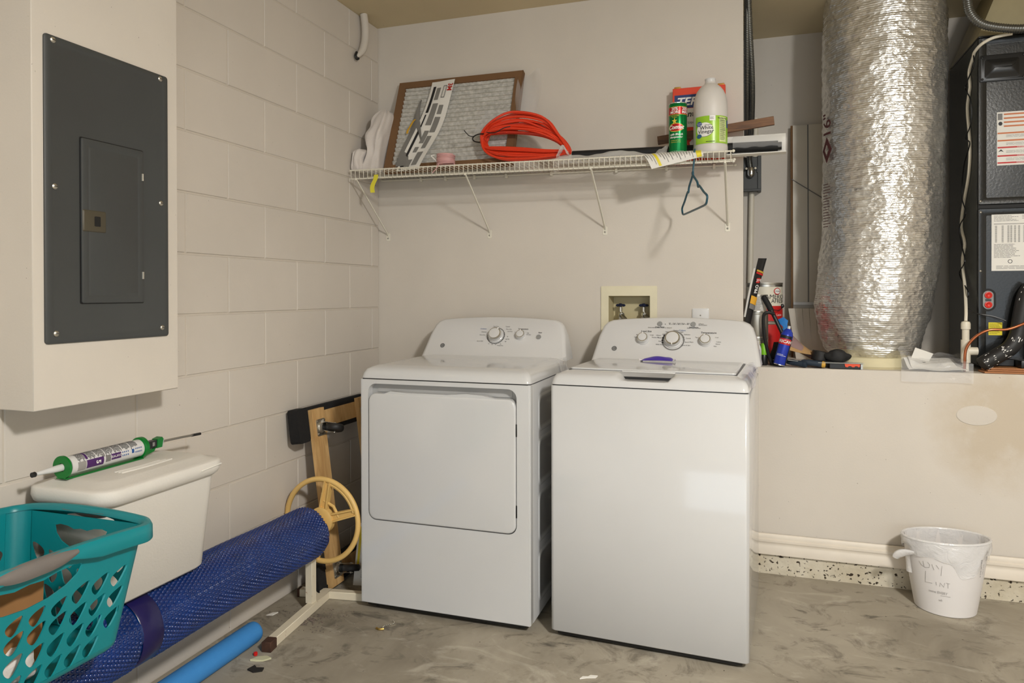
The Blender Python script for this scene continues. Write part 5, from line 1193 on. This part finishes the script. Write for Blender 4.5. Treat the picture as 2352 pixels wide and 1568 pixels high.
for k_ in range(46):
    i = rn.choice([3, 5, 6, 9, 14, 16, 18, 24, 25, 26, 40, 41, 42, 43, 44]); p_, a, s = onl(i, rn.uniform(-1.1, 1.0)); l_, w_ = rn.uniform(.003, .010), rn.uniform(.0012, .004)
    p_ = p_ + a * rn.uniform(-.006, .006); B().raw([p_ - a * l_ / 2 - s * w_ / 2, p_ + a * l_ / 2 - s * w_ / 2, p_ + a * l_ / 2 + s * w_ / 2, p_ - a * l_ / 2 + s * w_ / 2], [(0, 1, 2, 3)]).build('tape_fleck', 'inkw', t)
t = thing('drain_pan', 'black plastic drain pan under the air handler', 'drain pan', (3.0, .13, ZP))
B().box(2.705, 2.775, .180, .196, ZP + .0245, ZP + .054, .003, 1).build('pan_corner', 'black', t)
B().box(2.775, 3.40, .106, .196, ZP + .0245, ZP + .054, .004, 2).build('pan_front', 'black', t)
B().box(2.70, 3.40, .196, .66, ZP + .001, ZP + .024, .003, 1).build('pan_floor', 'black', t)
for i in range(3):
    x = B().box(2.650 + .012 * i, 3.30, .102 + .004 * i, .190 + .002 * i, ZP + .0012 + .0075 * i, ZP + .008 + .0075 * i, .001, 1).build('shim_strip', wood_mat('copper_toned_shim_%d' % i, (150, 92, 52), (196, 138, 88)))
    tag(x, ('lowest', 'middle', 'top')[i] + ' of three thin wooden shim strips in front of the drain pan', 'shim', 'shim strips by the drain pan')
t = thing('white_bottle', 'white plastic bottle with pink tinted label behind the black line', 'bottle', (2.852, .148, .9445))
B().lathe([(.030, 0), (.036, .004), (.037, .010), (.037, .085), (.034, .098), (.016, .110), (.016, .118)], 24, Matrix.Translation((2.852, .148, .9445))).build('bottle_body', 'enclp', t)
cmw = cylmap((2.852, .148, .9445), .0372, -PI / 2); B().grid(lambda i, j: cmw(-.045 + .08 * i, .02 + .055 * j, .0005), 16, 1).build('label', mat('pale_pink_label', (222, 206, 214), .5), t); lines(lambda u, v, w_: cmw(u, v, w_ + .0006), mat('plum_ink', (110, 60, 90), .6), t, -.043, .02, .024, .071, 7, .35, 77)
# ---- manual in a clear plastic bag over the platform edge
t = thing('bagged_manual', 'papers in a clear plastic bag slumping over the platform edge', 'paperwork', (2.47, .15, ZP))
def bm_(u, v, w_=0.):
    x = 2.372 + .215 * u + .012 * v; yb_ = .160 + .15 * u; y = yb_ - (yb_ - .085) * v
    z = ZP + .006 + (.046 - .016 * u) * (1 - v) ** 1.3 + .003 * math.sin(9 * u)
    return V((x, y, z + w_ + .004 * math.sin(7 * v + 3 * u) * (1 - v)))
B().grid(lambda u, v: bm_(u, v * .86), 12, 12, .0012).build('papers', 'paper', t)
B().grid(lambda u, v: bm_(.06 + .8 * u, .1 + v * .72, .008 + .006 * math.sin(5 * v)), 10, 10, .0008).build('top_sheet', 'paper', t)
b = B().grid(lambda u, v: V((2.385 + .03 * u + .07 * v, .150 + .02 * v, ZP + .010 + .085 * u * (1 - .3 * v))), 5, 8, .0008); b.build('folded_corner', 'paper', t)
lines(lambda u, v, w_: V((2.395 + .03 * v * 8 + u * .3, .148 + .02 * u, ZP + .012 + .03 * v * 8)) + V((0, -.002, .002)), 'ink', t, .0, .12, .02, .10, 3, .5, 15)
lines(lambda u, v, w_: bm_(u, v, .014), 'inkg', t, .15, .8, .25, .7, 8, .15, 16)
def bagf(u, v):
    x = 2.352 + .255 * u; yb_ = .165 + .155 * u; y = yb_ - (yb_ - .02) * min(1, v / .78) + .012 * math.sin(6 * u) * (1 if v < .75 else .3)
    y = max(YP - .014 - .006 * math.sin(7 * u), y); z = ZP + .018 + .040 * (1 - v) ** 1.3 + .030 * math.exp(-((u - .05) / .12) ** 2) * (1 - v) + .012 * noise.noise(V((u * 5, v * 6, 0))) * (1 if v < .7 else 0) + .006
    if v > .66: z -= (v - .66) * .17 + .006
    return V((x, y, max(z, ZP + .004) if v < .62 else z))
M['bagc'] = film_mat('clear_document_bag', (.92, .92, .94, 1), .22, .10, .9)
B().grid(bagf, 36, 30).build('clear_bag', 'bagc', t)
# ================================================================ clutter on the platform, left of the duct
def can(name, label, c, r, h, body, group=None, lidm='zinc'):
    t = thing(name, label, 'paint can', (c[0], c[1], c[2])); T0 = Matrix.Translation(c)
    B().lathe([(r * .97, 0), (r, .003), (r, h - .006)], 36, T0).build('can_wall', body, t)
    B().lathe([(r * 1.01, 0), (r * 1.02, .004), (r, .006)], 36, T0, False).build('bottom_rim', lidm, t)
    B().lathe([(r, h - .010), (r * 1.02, h - .006), (r * 1.02, h), (r * .9, h), (r * .88, h - .006), (1e-5, h - .006)], 36, T0).build('lid', lidm, t); return t
cw = mat('cream_can_label', (222, 216, 198), .4)
rdl = mat('red_can_label', (196, 30, 30), .4)
t = can('paint_can', 'red paint can at the bottom of the stack on the platform', (1.829, .455, ZP + .0005), .0825, .183, rdl)
t = can('paint_can', 'white and red gallon paint can on top of the stack in the alcove', (1.829, .455, 1.075), .0825, .185, cw)
c0 = (1.829, .455, 1.075); cm = cylmap(c0, .0827, -PI / 2 + .35)
B().grid(lambda i, j: cm(-.16 + .30 * i, .004 + .072 * j, .0006), 30, 1).build('red_band', rdl, t)
B().lathe([(.0832, .166), (.0832, .176)], 36, Matrix.Translation(c0), False).build('silver_band', 'steel', t)
text('AMERICAN', .030, cm, 'ink', t, (.046, .118), shear=.1, w=.001, seg=.008); text('AFRESH', .026, cm, 'ink', t, (.046, .098), w=.001, seg=.008)
text('Latex', .016, cm, 'inkw', t, (.046, .034), w=.0014, seg=.008)
disc(cm, .034, .145, .020, .016, rdl, 'badge_ring', .001, t); disc(cm, .034, .145, .016, .0125, 'inkw', 'badge_face', .0015, t); text('Glidden', .009, cm, 'ink', t, (.034, .145), w=.0022, seg=.006)
B().sphere(cm(-.062, .105, .003), .012, 12, 8, (1, .5, 1)).build('handle_boss', 'black', t); B().sphere(cm(.068, .075, .003), .010, 12, 8, (1, .5, 1)).build('handle_boss', 'black', t)
B().tube(catmull([cm(-.062, .100, .008), cm(-.03, .075, .02), cm(.02, .055, .02), cm(.068, .072, .008)], 6), .0018, 6).build('bail_wire', 'black', t)
dirty = NT('paint_spattered_can'); p = dirty.co(); dirty.l(dirty.ramp(dirty.noise(p, 30, 5, .7), [(.35, C(108, 102, 92)), (.5, C(176, 170, 156)), (.62, C(200, 188, 140))]), dirty.b.inputs['Base Color']); dirty.b.inputs['Metallic'].default_value = .5; dirty.b.inputs['Roughness'].default_value = .4
can('small_paint_can', 'paint-spattered quart can at the bottom of the small can stack', (1.793, .262, ZP + .0005), .0505, .118, dirty.m)
can('small_paint_can', 'dull silver quart can in the middle of the small can stack', (1.793, .262, 1.009), .0505, .115, 'zinc')
t = can('small_paint_can', 'small white labelled can on top of the small can stack', (1.795, .268, 1.1245), .0415, .080, mat('white_can_label', (214, 210, 202), .5))
cm = cylmap((1.795, .268, 1.1245), .0417, -PI / 2); lines(cm, 'inkg', t, -.015, .030, .010, .068, 12, .35, 5)
# black printed bag leaning on the wall end
t = thing('sanding_bag', 'black and yellow printed package leaning on the wall end', 'package', (1.715, .16, .893))
pb = plane((1.7455, .150, 1.085), (.105, .10, 0), (.17, -.03, 1.0))
PBc = lambda u, v, w_=0.: pb(u * (1 + .35 * v / .27), v, w_ + .012 * (v / .28) ** 2)
B().grid(lambda i, j: PBc(.0 + .034 * i, -.186 + .471 * j, .004 * math.sin(PI * i)), 6, 22, .004).build('bag_front', mat('black_foil_bag', (26, 26, 28), .32), t)
for v0, v1, m_ in ((.228, .236, mat('gold_band', (196, 160, 60), .4)), (.218, .226, rdl), (.085, .120, mat('amber_band', (226, 168, 50), .4)), (.062, .084, 'inkg')): B().grid(lambda i, j: PBc(.001 + .032 * i, v0 + (v1 - v0) * j - .012 * i, .0055 + .004 * math.sin(PI * i)), 6, 2).build('colour_band', m_, t)
B().grid(lambda i, j: PBc(.008 + .016 * i, .175 + .022 * j, .0075), 2, 2).build('red_patch', rdl, t)
text('3M', .018, lambda a, c, w_: PBc(.016 + a, .186 + c, .0085), 'inkw', t); text('PRO', .020, lambda a, c, w_: PBc(.016 - c, .148 + a, .009), 'inkw', t, bold=.0006)
B().grid(lambda i, j: PBc(-.006 + .012 * i, .02 + .22 * j, -.006), 2, 8, .003).build('white_edge', 'paper', t)
# black clamp
t = thing('bar_clamp', 'black iron clamp with a padded handle propped on the paint cans', 'clamp', (1.86, .22, ZP))
B().tube([(1.826, .222, 1.190), (1.842, .21, 1.160), (1.856, .20, 1.130)], .0125, 14).build('padded_handle', 'blackm', t); B().sphere((1.826, .222, 1.190), .0125, 12, 8).build('handle_end', 'blackm', t)
B().tube([(1.854, .198, 1.135), (1.878, .195, 1.085), (1.900, .19, 1.035), (1.905, .19, .99)], .0085, 10).build('shaft', 'black', t)
B().tube(catmull([(1.868, .192, 1.118), (1.840, .185, 1.125), (1.822, .183, 1.105), (1.826, .183, 1.02), (1.840, .184, .95), (1.856, .186, .905), (1.872, .188, ZP + .009)], 6), .0075, 8).build('frame_arm', 'black', t)
B().lathe([(.030, 0), (.034, .02), (.030, .045), (.020, .07), (.014, .10)], 16, Matrix.Translation((1.880, .235, ZP + .001))).build('jaw_body', 'blackm', t)
t = tag(B().loft([[V(p_) + V((0, -.028, 0)) for p_ in q_] for q_ in ([(1.880, .225, 1.093), (1.905, .215, 1.105), (1.925, .22, 1.090), (1.905, .235, 1.088)], [(1.885, .228, 1.082), (1.905, .218, 1.092), (1.922, .222, 1.076), (1.905, .236, 1.078)], [(1.905, .222, 1.060), (1.915, .220, 1.060), (1.922, .224, 1.056), (1.914, .228, 1.056)], [(1.900, .222, 1.045), (1.908, .220, 1.043), (1.914, .224, 1.040), (1.906, .228, 1.042)])]).build('blue_tape_scrap', mat('blue_tape', (36, 120, 196), .5)), 'blue masking tape scrap stuck above the spray can', 'tape')
# spray can
ax = V((.040, .012, .160)).normalized(); q0 = V((1.886, .142, ZP + .007)); mxs = Matrix.Translation(q0) @ ax.to_track_quat('Z', 'Y').to_matrix().to_4x4()
t = thing('spray_can', 'blue lubricant spray can tilted on the platform edge', 'spray can', (1.886, .142, ZP))
bs_ = mat('blue_spray_can', (40, 62, 176), .28, .2); R = .0255
B().lathe([(R * .9, 0), (R, .004), (R, .132), (R * .97, .136)], 28, mxs).build('can_body', bs_, t); B().lathe([(R * 1.01, 0), (R * 1.01, .004)], 28, mxs, False).build('bottom_rim', 'chrome', t)
B().lathe([(R * .97, .136), (R * .80, .150), (R * .45, .160), (R * .42, .163)], 28, mxs).build('dome', bs_, t); B().lathe([(.0065, .162), (.0065, .174), (.005, .176)], 14, mxs).build('spray_nozzle', 'enclp', t)
sd = (V((.25, -1, 0)) - ax * V((.25, -1, 0)).dot(ax)).normalized(); rt = sd.cross(ax) * -1
rt = ax.cross(sd)
def sm(a, c, w_=0.): th = a / R; return q0 + ax * c + (sd * math.cos(th) + rt * math.sin(th)) * (R + w_)
if (sm(.01, .05) - sm(0, .05)).x < 0:
    _s = sm; sm = lambda a, c, w_=0.: _s(-a, c, w_)
B().grid(lambda i, j: sm(-.045 + .063 * i, .092 + .026 * j, .0005), 16, 1).build('red_band', rdl, t); B().grid(lambda i, j: sm(.018 + .016 * i, .005 + .115 * j, .0006), 6, 1).build('black_panel', 'black', t); B().grid(lambda i, j: sm(-.045 + .063 * i, .119 + .013 * j, .0006), 16, 1).build('black_band', 'black', t)
text('LUBRICANT', .0185, sm, 'inkw', t, (-.016, .105), bold=.0005, w=.001, seg=.006); lines(lambda u, v, w_: sm(u, v, w_ + .0006), 'inkg', t, .020, .033, .012, .090, 12, .4, 6); lines(sm, 'inkw', t, -.03, .01, .040, .05, 2, .35, 8)
# glue bottle, lime topped bottle
t = thing('glue_bottle', 'small white bottle with orange lettering half hidden by the washer', 'bottle', (1.790, .150, ZP))
B().lathe([(.014, 0), (.0165, .003), (.0165, .075), (.012, .090), (.008, .095), (.006, .112)], 20, Matrix.Translation((1.797, .150, ZP))).build('bottle_body', 'enclp', t)
cm = cylmap((1.797, .150, ZP), .0167, -PI / 2); B().grid(lambda i, j: cm(.000 + .010 * i, .006 + .066 * j, .0005), 4, 1).build('black_label', 'ink', t); text('GORILLA', .012, lambda a, c, w_: cm(.005 - c, .039 + a, w_ + .001), mat('orange_ink', (232, 100, 40), .5), t, bold=.0008)
t = thing('lime_bottle', 'dark bottle with a lime green cap between the glue and the spray can', 'bottle', (1.822, .195, ZP))
B().lathe([(.014, 0), (.016, .003), (.016, .045), (.012, .052)], 18, Matrix.Translation((1.824, .195, ZP))).build('bottle_body', 'black', t); B().lathe([(.0145, .045), (.015, .048), (.0135, .092), (.010, .098)], 18, Matrix.Translation((1.824, .195, ZP))).build('cap', mat('lime_plastic', (122, 190, 30), .4), t)
# folded sandpaper, tape roll, glove, tools, case
t = thing('sandpaper_sheet', 'curled brown sandpaper sheet lying behind the spray can', 'sandpaper', (1.975, .22, ZP))
def sp_(u, v):
    a = -.5 + 2.3 * v; return V((1.915 + .115 * u + .035 * v, .19 + .075 * math.sin(a) * .9 + .03 * u, ZP + .010 + .135 * (1 - u) ** 1.2 * (.35 + .65 * math.cos(a - .6) ** 2) + .05 * u * math.cos(a * .8) ** 2))
B().grid(sp_, 12, 16, .0015).build('sheet', mat('tan_sandpaper', (178, 142, 96), .9, bump=.4, bs=300), t); B().grid(lambda u, v: sp_(u * .95 + .03, v * .8 + .12) + V((.006, -.004, -.006)), 12, 14, .001).build('grit_side', mat('mauve_grit', (150, 124, 122), .9), t)
t = thing('tape_roll', 'black tape roll lying in front of the duct base', 'tape roll', (2.055, .195, ZP))
B().lathe([(.022, 0), (.034, 0), (.034, .040), (.022, .040), (.022, 0)], 28, Matrix.Translation((2.050, .180, ZP + .0285)) @ Matrix.Rotation(.18, 4, 'Y'), False).build('wound_tape', 'rubber', t)
wadd('dark_cloth', 'flat black cloth under the tape roll and the work glove', (2.062, .160, ZP + .019), .052, 'blackm', 33, 'cloth', (1.25, .65, .30))
wadd('work_glove', 'crumpled black work glove against the duct base', (2.118, .150, ZP + .052), .040, 'blackm', 21, 'glove', (1.5, .55, .62))
def driver(name, label, p0, p1, m_, endm):
    t = thing(name, label, 'hand tool', (p0[0], p0[1], ZP)); p0, p1 = V(p0), V(p1); d = p1 - p0
    B().lathe([(.006, 0), (.011, .01), (.0135, .03), (.0125, .05), (.0135, .075), (.012, d.length - .004), (.007, d.length)], 16, Matrix.Translation(p0) @ d.to_track_quat('Z', 'Y').to_matrix().to_4x4()).build('handle', m_, t)
    B().lathe([(.013, d.length - .012), (.0142, d.length - .009), (.012, d.length + .001), (.004, d.length + .003)], 16, Matrix.Translation(p0) @ d.to_track_quat('Z', 'Y').to_matrix().to_4x4()).build('handle_end', endm, t)
    B().prism([(-.004, 0), (.004, 0), (.022, -.055), (-.022, -.055)], -.0008, .0008, plane(p0 + d.normalized() * .004, d.cross(V((0, 0, 1))), d)).build('blade', 'steel', t); return t
navy = mat('navy_rubber', (34, 48, 62), .6)
driver('putty_knife', 'putty knife with a dark navy handle by the spray can', (1.915, .165, ZP + .022), (1.994, .118, ZP + .0145), navy, navy)
driver('paint_scraper', 'scraper with a navy handle and yellow tip on the platform edge', (1.975, .135, ZP + .026), (2.068, .117, ZP + .016), navy, mat('yellow_tip', (206, 160, 60), .5))
t = thing('tool_case', 'flat black case with an orange notched edge in front of the duct', 'case', (2.13, .13, ZP))
B().box(2.085, 2.205, .112, .165, ZP + .001, ZP + .024, .002, 1).build('case_body', 'black', t); B().box(2.040, 2.218, .106, .175, ZP + .024, ZP + .0265, .001, 1).build('clear_lid', film_mat('case_lid', (.8, .82, .8, 1), .6, .2, .2), t)
og2 = mat('orange_plastic', (232, 78, 34), .4)
B().prism([(2.143, .023), (2.202, .023), (2.202, .012), (2.196, .010), (2.192, .014), (2.184, .014), (2.180, .010), (2.172, .010), (2.168, .014), (2.160, .014), (2.154, .009), (2.146, .011)], .001, .004, lambda u, v, w_: V((u, .112 - w_, ZP + v))).build('orange_insert', og2, t); B().box(2.205, 2.213, .11, .16, ZP + .001, ZP + .022).build('case_latch', 'steel', t)
# ================================================================ waste bin
t = thing('waste_bin', 'white plastic waste bin with a clear liner and pencilled writing', 'waste bin', (2.480, -.045, 0))
bc = V((2.480, -.047, 0)); ax_, ay_ = .1, .74
def bp(a, z, o=0.):    # point on the bin wall, a = angle
    s = z / .268; r = .104 + .042 * s ** .9 + o; return bc + V((r * math.cos(a), r * (.98 - .22 * s) * math.sin(a), z))
na = 64
B().loft([[bp(2 * PI * i / na, z, o) for i in range(na)] for z, o in ((.0015, -.006), (.002, 0), (.10, 0), (.20, 0), (.262, 0), (.268, .003), (.268, -.003), (.2, -.004), (.02, -.004))], True, True, True).build('bin_body', mat('white_bin_plastic', (224, 220, 218), .45, var=.02), t, ang=50)
M['liner'] = film_mat('white_liner', (.93, .92, .92, 1), .58, .2, .7)
rimz = lambda a: .272 + .006 * math.sin(a + 2.2)
def skirt(i, j):
    a = 2 * PI * i; low = .052 + .014 * math.sin(3 * a + 1) + .008 * math.sin(7 * a); fr_ = math.exp(-((((a - 5.15) + PI) % (2 * PI) - PI) / .36) ** 4); low += .085 * fr_
    z = rimz(a) - low * j; return bp(a, z, .005 + .004 * math.sin(9 * a + 5 * j) * j + .004 * math.sin(PI * j))
B().grid(skirt, 96, 10).build('liner_skirt', 'liner', t); B().tube([bp(2 * PI * i / 72, rimz(2 * PI * i / 72), .002) for i in range(72)], .0052, 8, True).build('rolled_rim', 'liner', t)
B().grid(lambda i, j: bp(2 * PI * i, rimz(2 * PI * i) - .20 * j, -.006 - .003 * math.sin(11 * 2 * PI * i)), 72, 8).build('liner_inside', 'liner', t)
kp = catmull([bp(3.75, .218, .006), bp(3.62, .215, .03), bp(3.55, .205, .048), bp(3.5, .190, .058)], 6); B().tube(kp, .019, 12, rf=lambda s: .45 + .75 * math.sin(PI * min(.85, s * .9)), flat=.5).build('liner_knot', 'liner', t)
B().grid(lambda i, j: bp(3.30 + .28 * i, .21 - .075 * j, .008 + .01 * math.sin(PI * i) * j), 6, 8).build('liner_tail', 'liner', t)
def bw_(a0): return lambda u, v, w_=0.: bp(a0 + u / .13, v, .0012 + w_)
W1 = bw_(-PI / 2 - .30); pen = mat('pencil', (168, 164, 162), .7, var=0)
def stroke(pts, r=.0007): B().tube([W1(u, v, .0002) for u, v in pts], r, 5).build('pencil_stroke', pen, t)
stroke([(-.072, .192), (-.064, .180), (-.050, .174), (-.036, .177), (-.033, .188), (-.040, .196)]); stroke([(-.056, .196), (-.054, .178)]); stroke([(-.026, .192), (-.020, .172)]); stroke([(-.012, .192), (-.004, .180)]); stroke([(.006, .192), (.002, .155)])
stroke([(-.050, .160), (-.056, .118), (-.030, .120)]); stroke([(-.016, .128), (-.015, .116)]); stroke([(-.004, .114), (-.002, .128), (.010, .114), (.013, .130)]); stroke([(.024, .130), (.024, .112)]); stroke([(.018, .131), (.030, .130)])
text('some EVERY', .013, W1, pen, t, (-.012, .090), shear=.1); stroke([(-.002, .080), (.032, .080)]); text('wk', .012, W1, pen, t, (-.004, .062), shear=.2)
for k_ in range(5): text(('TO AVOID DANGER OF', 'SUFFOCATION KEEP', 'THIS PLASTIC BAG AWAY', 'FROM BABIES', 'AND CHILDREN')[k_], .0066, lambda a, c, w_: bp(5.58 + .045 * k_ + c * 3, .238 - a * .55 - .004 * k_, .012), 'ink', t, bold=.0002)
text('DANGER BAG IS', .009, lambda a, c, w_: bp(5.42 + c * 6, .192 - a, .0125), 'ink', t); text('NOT A TOY', .007, lambda a, c, w_: bp(5.50 + c * 6, .188 - a, .0125), 'ink', t)
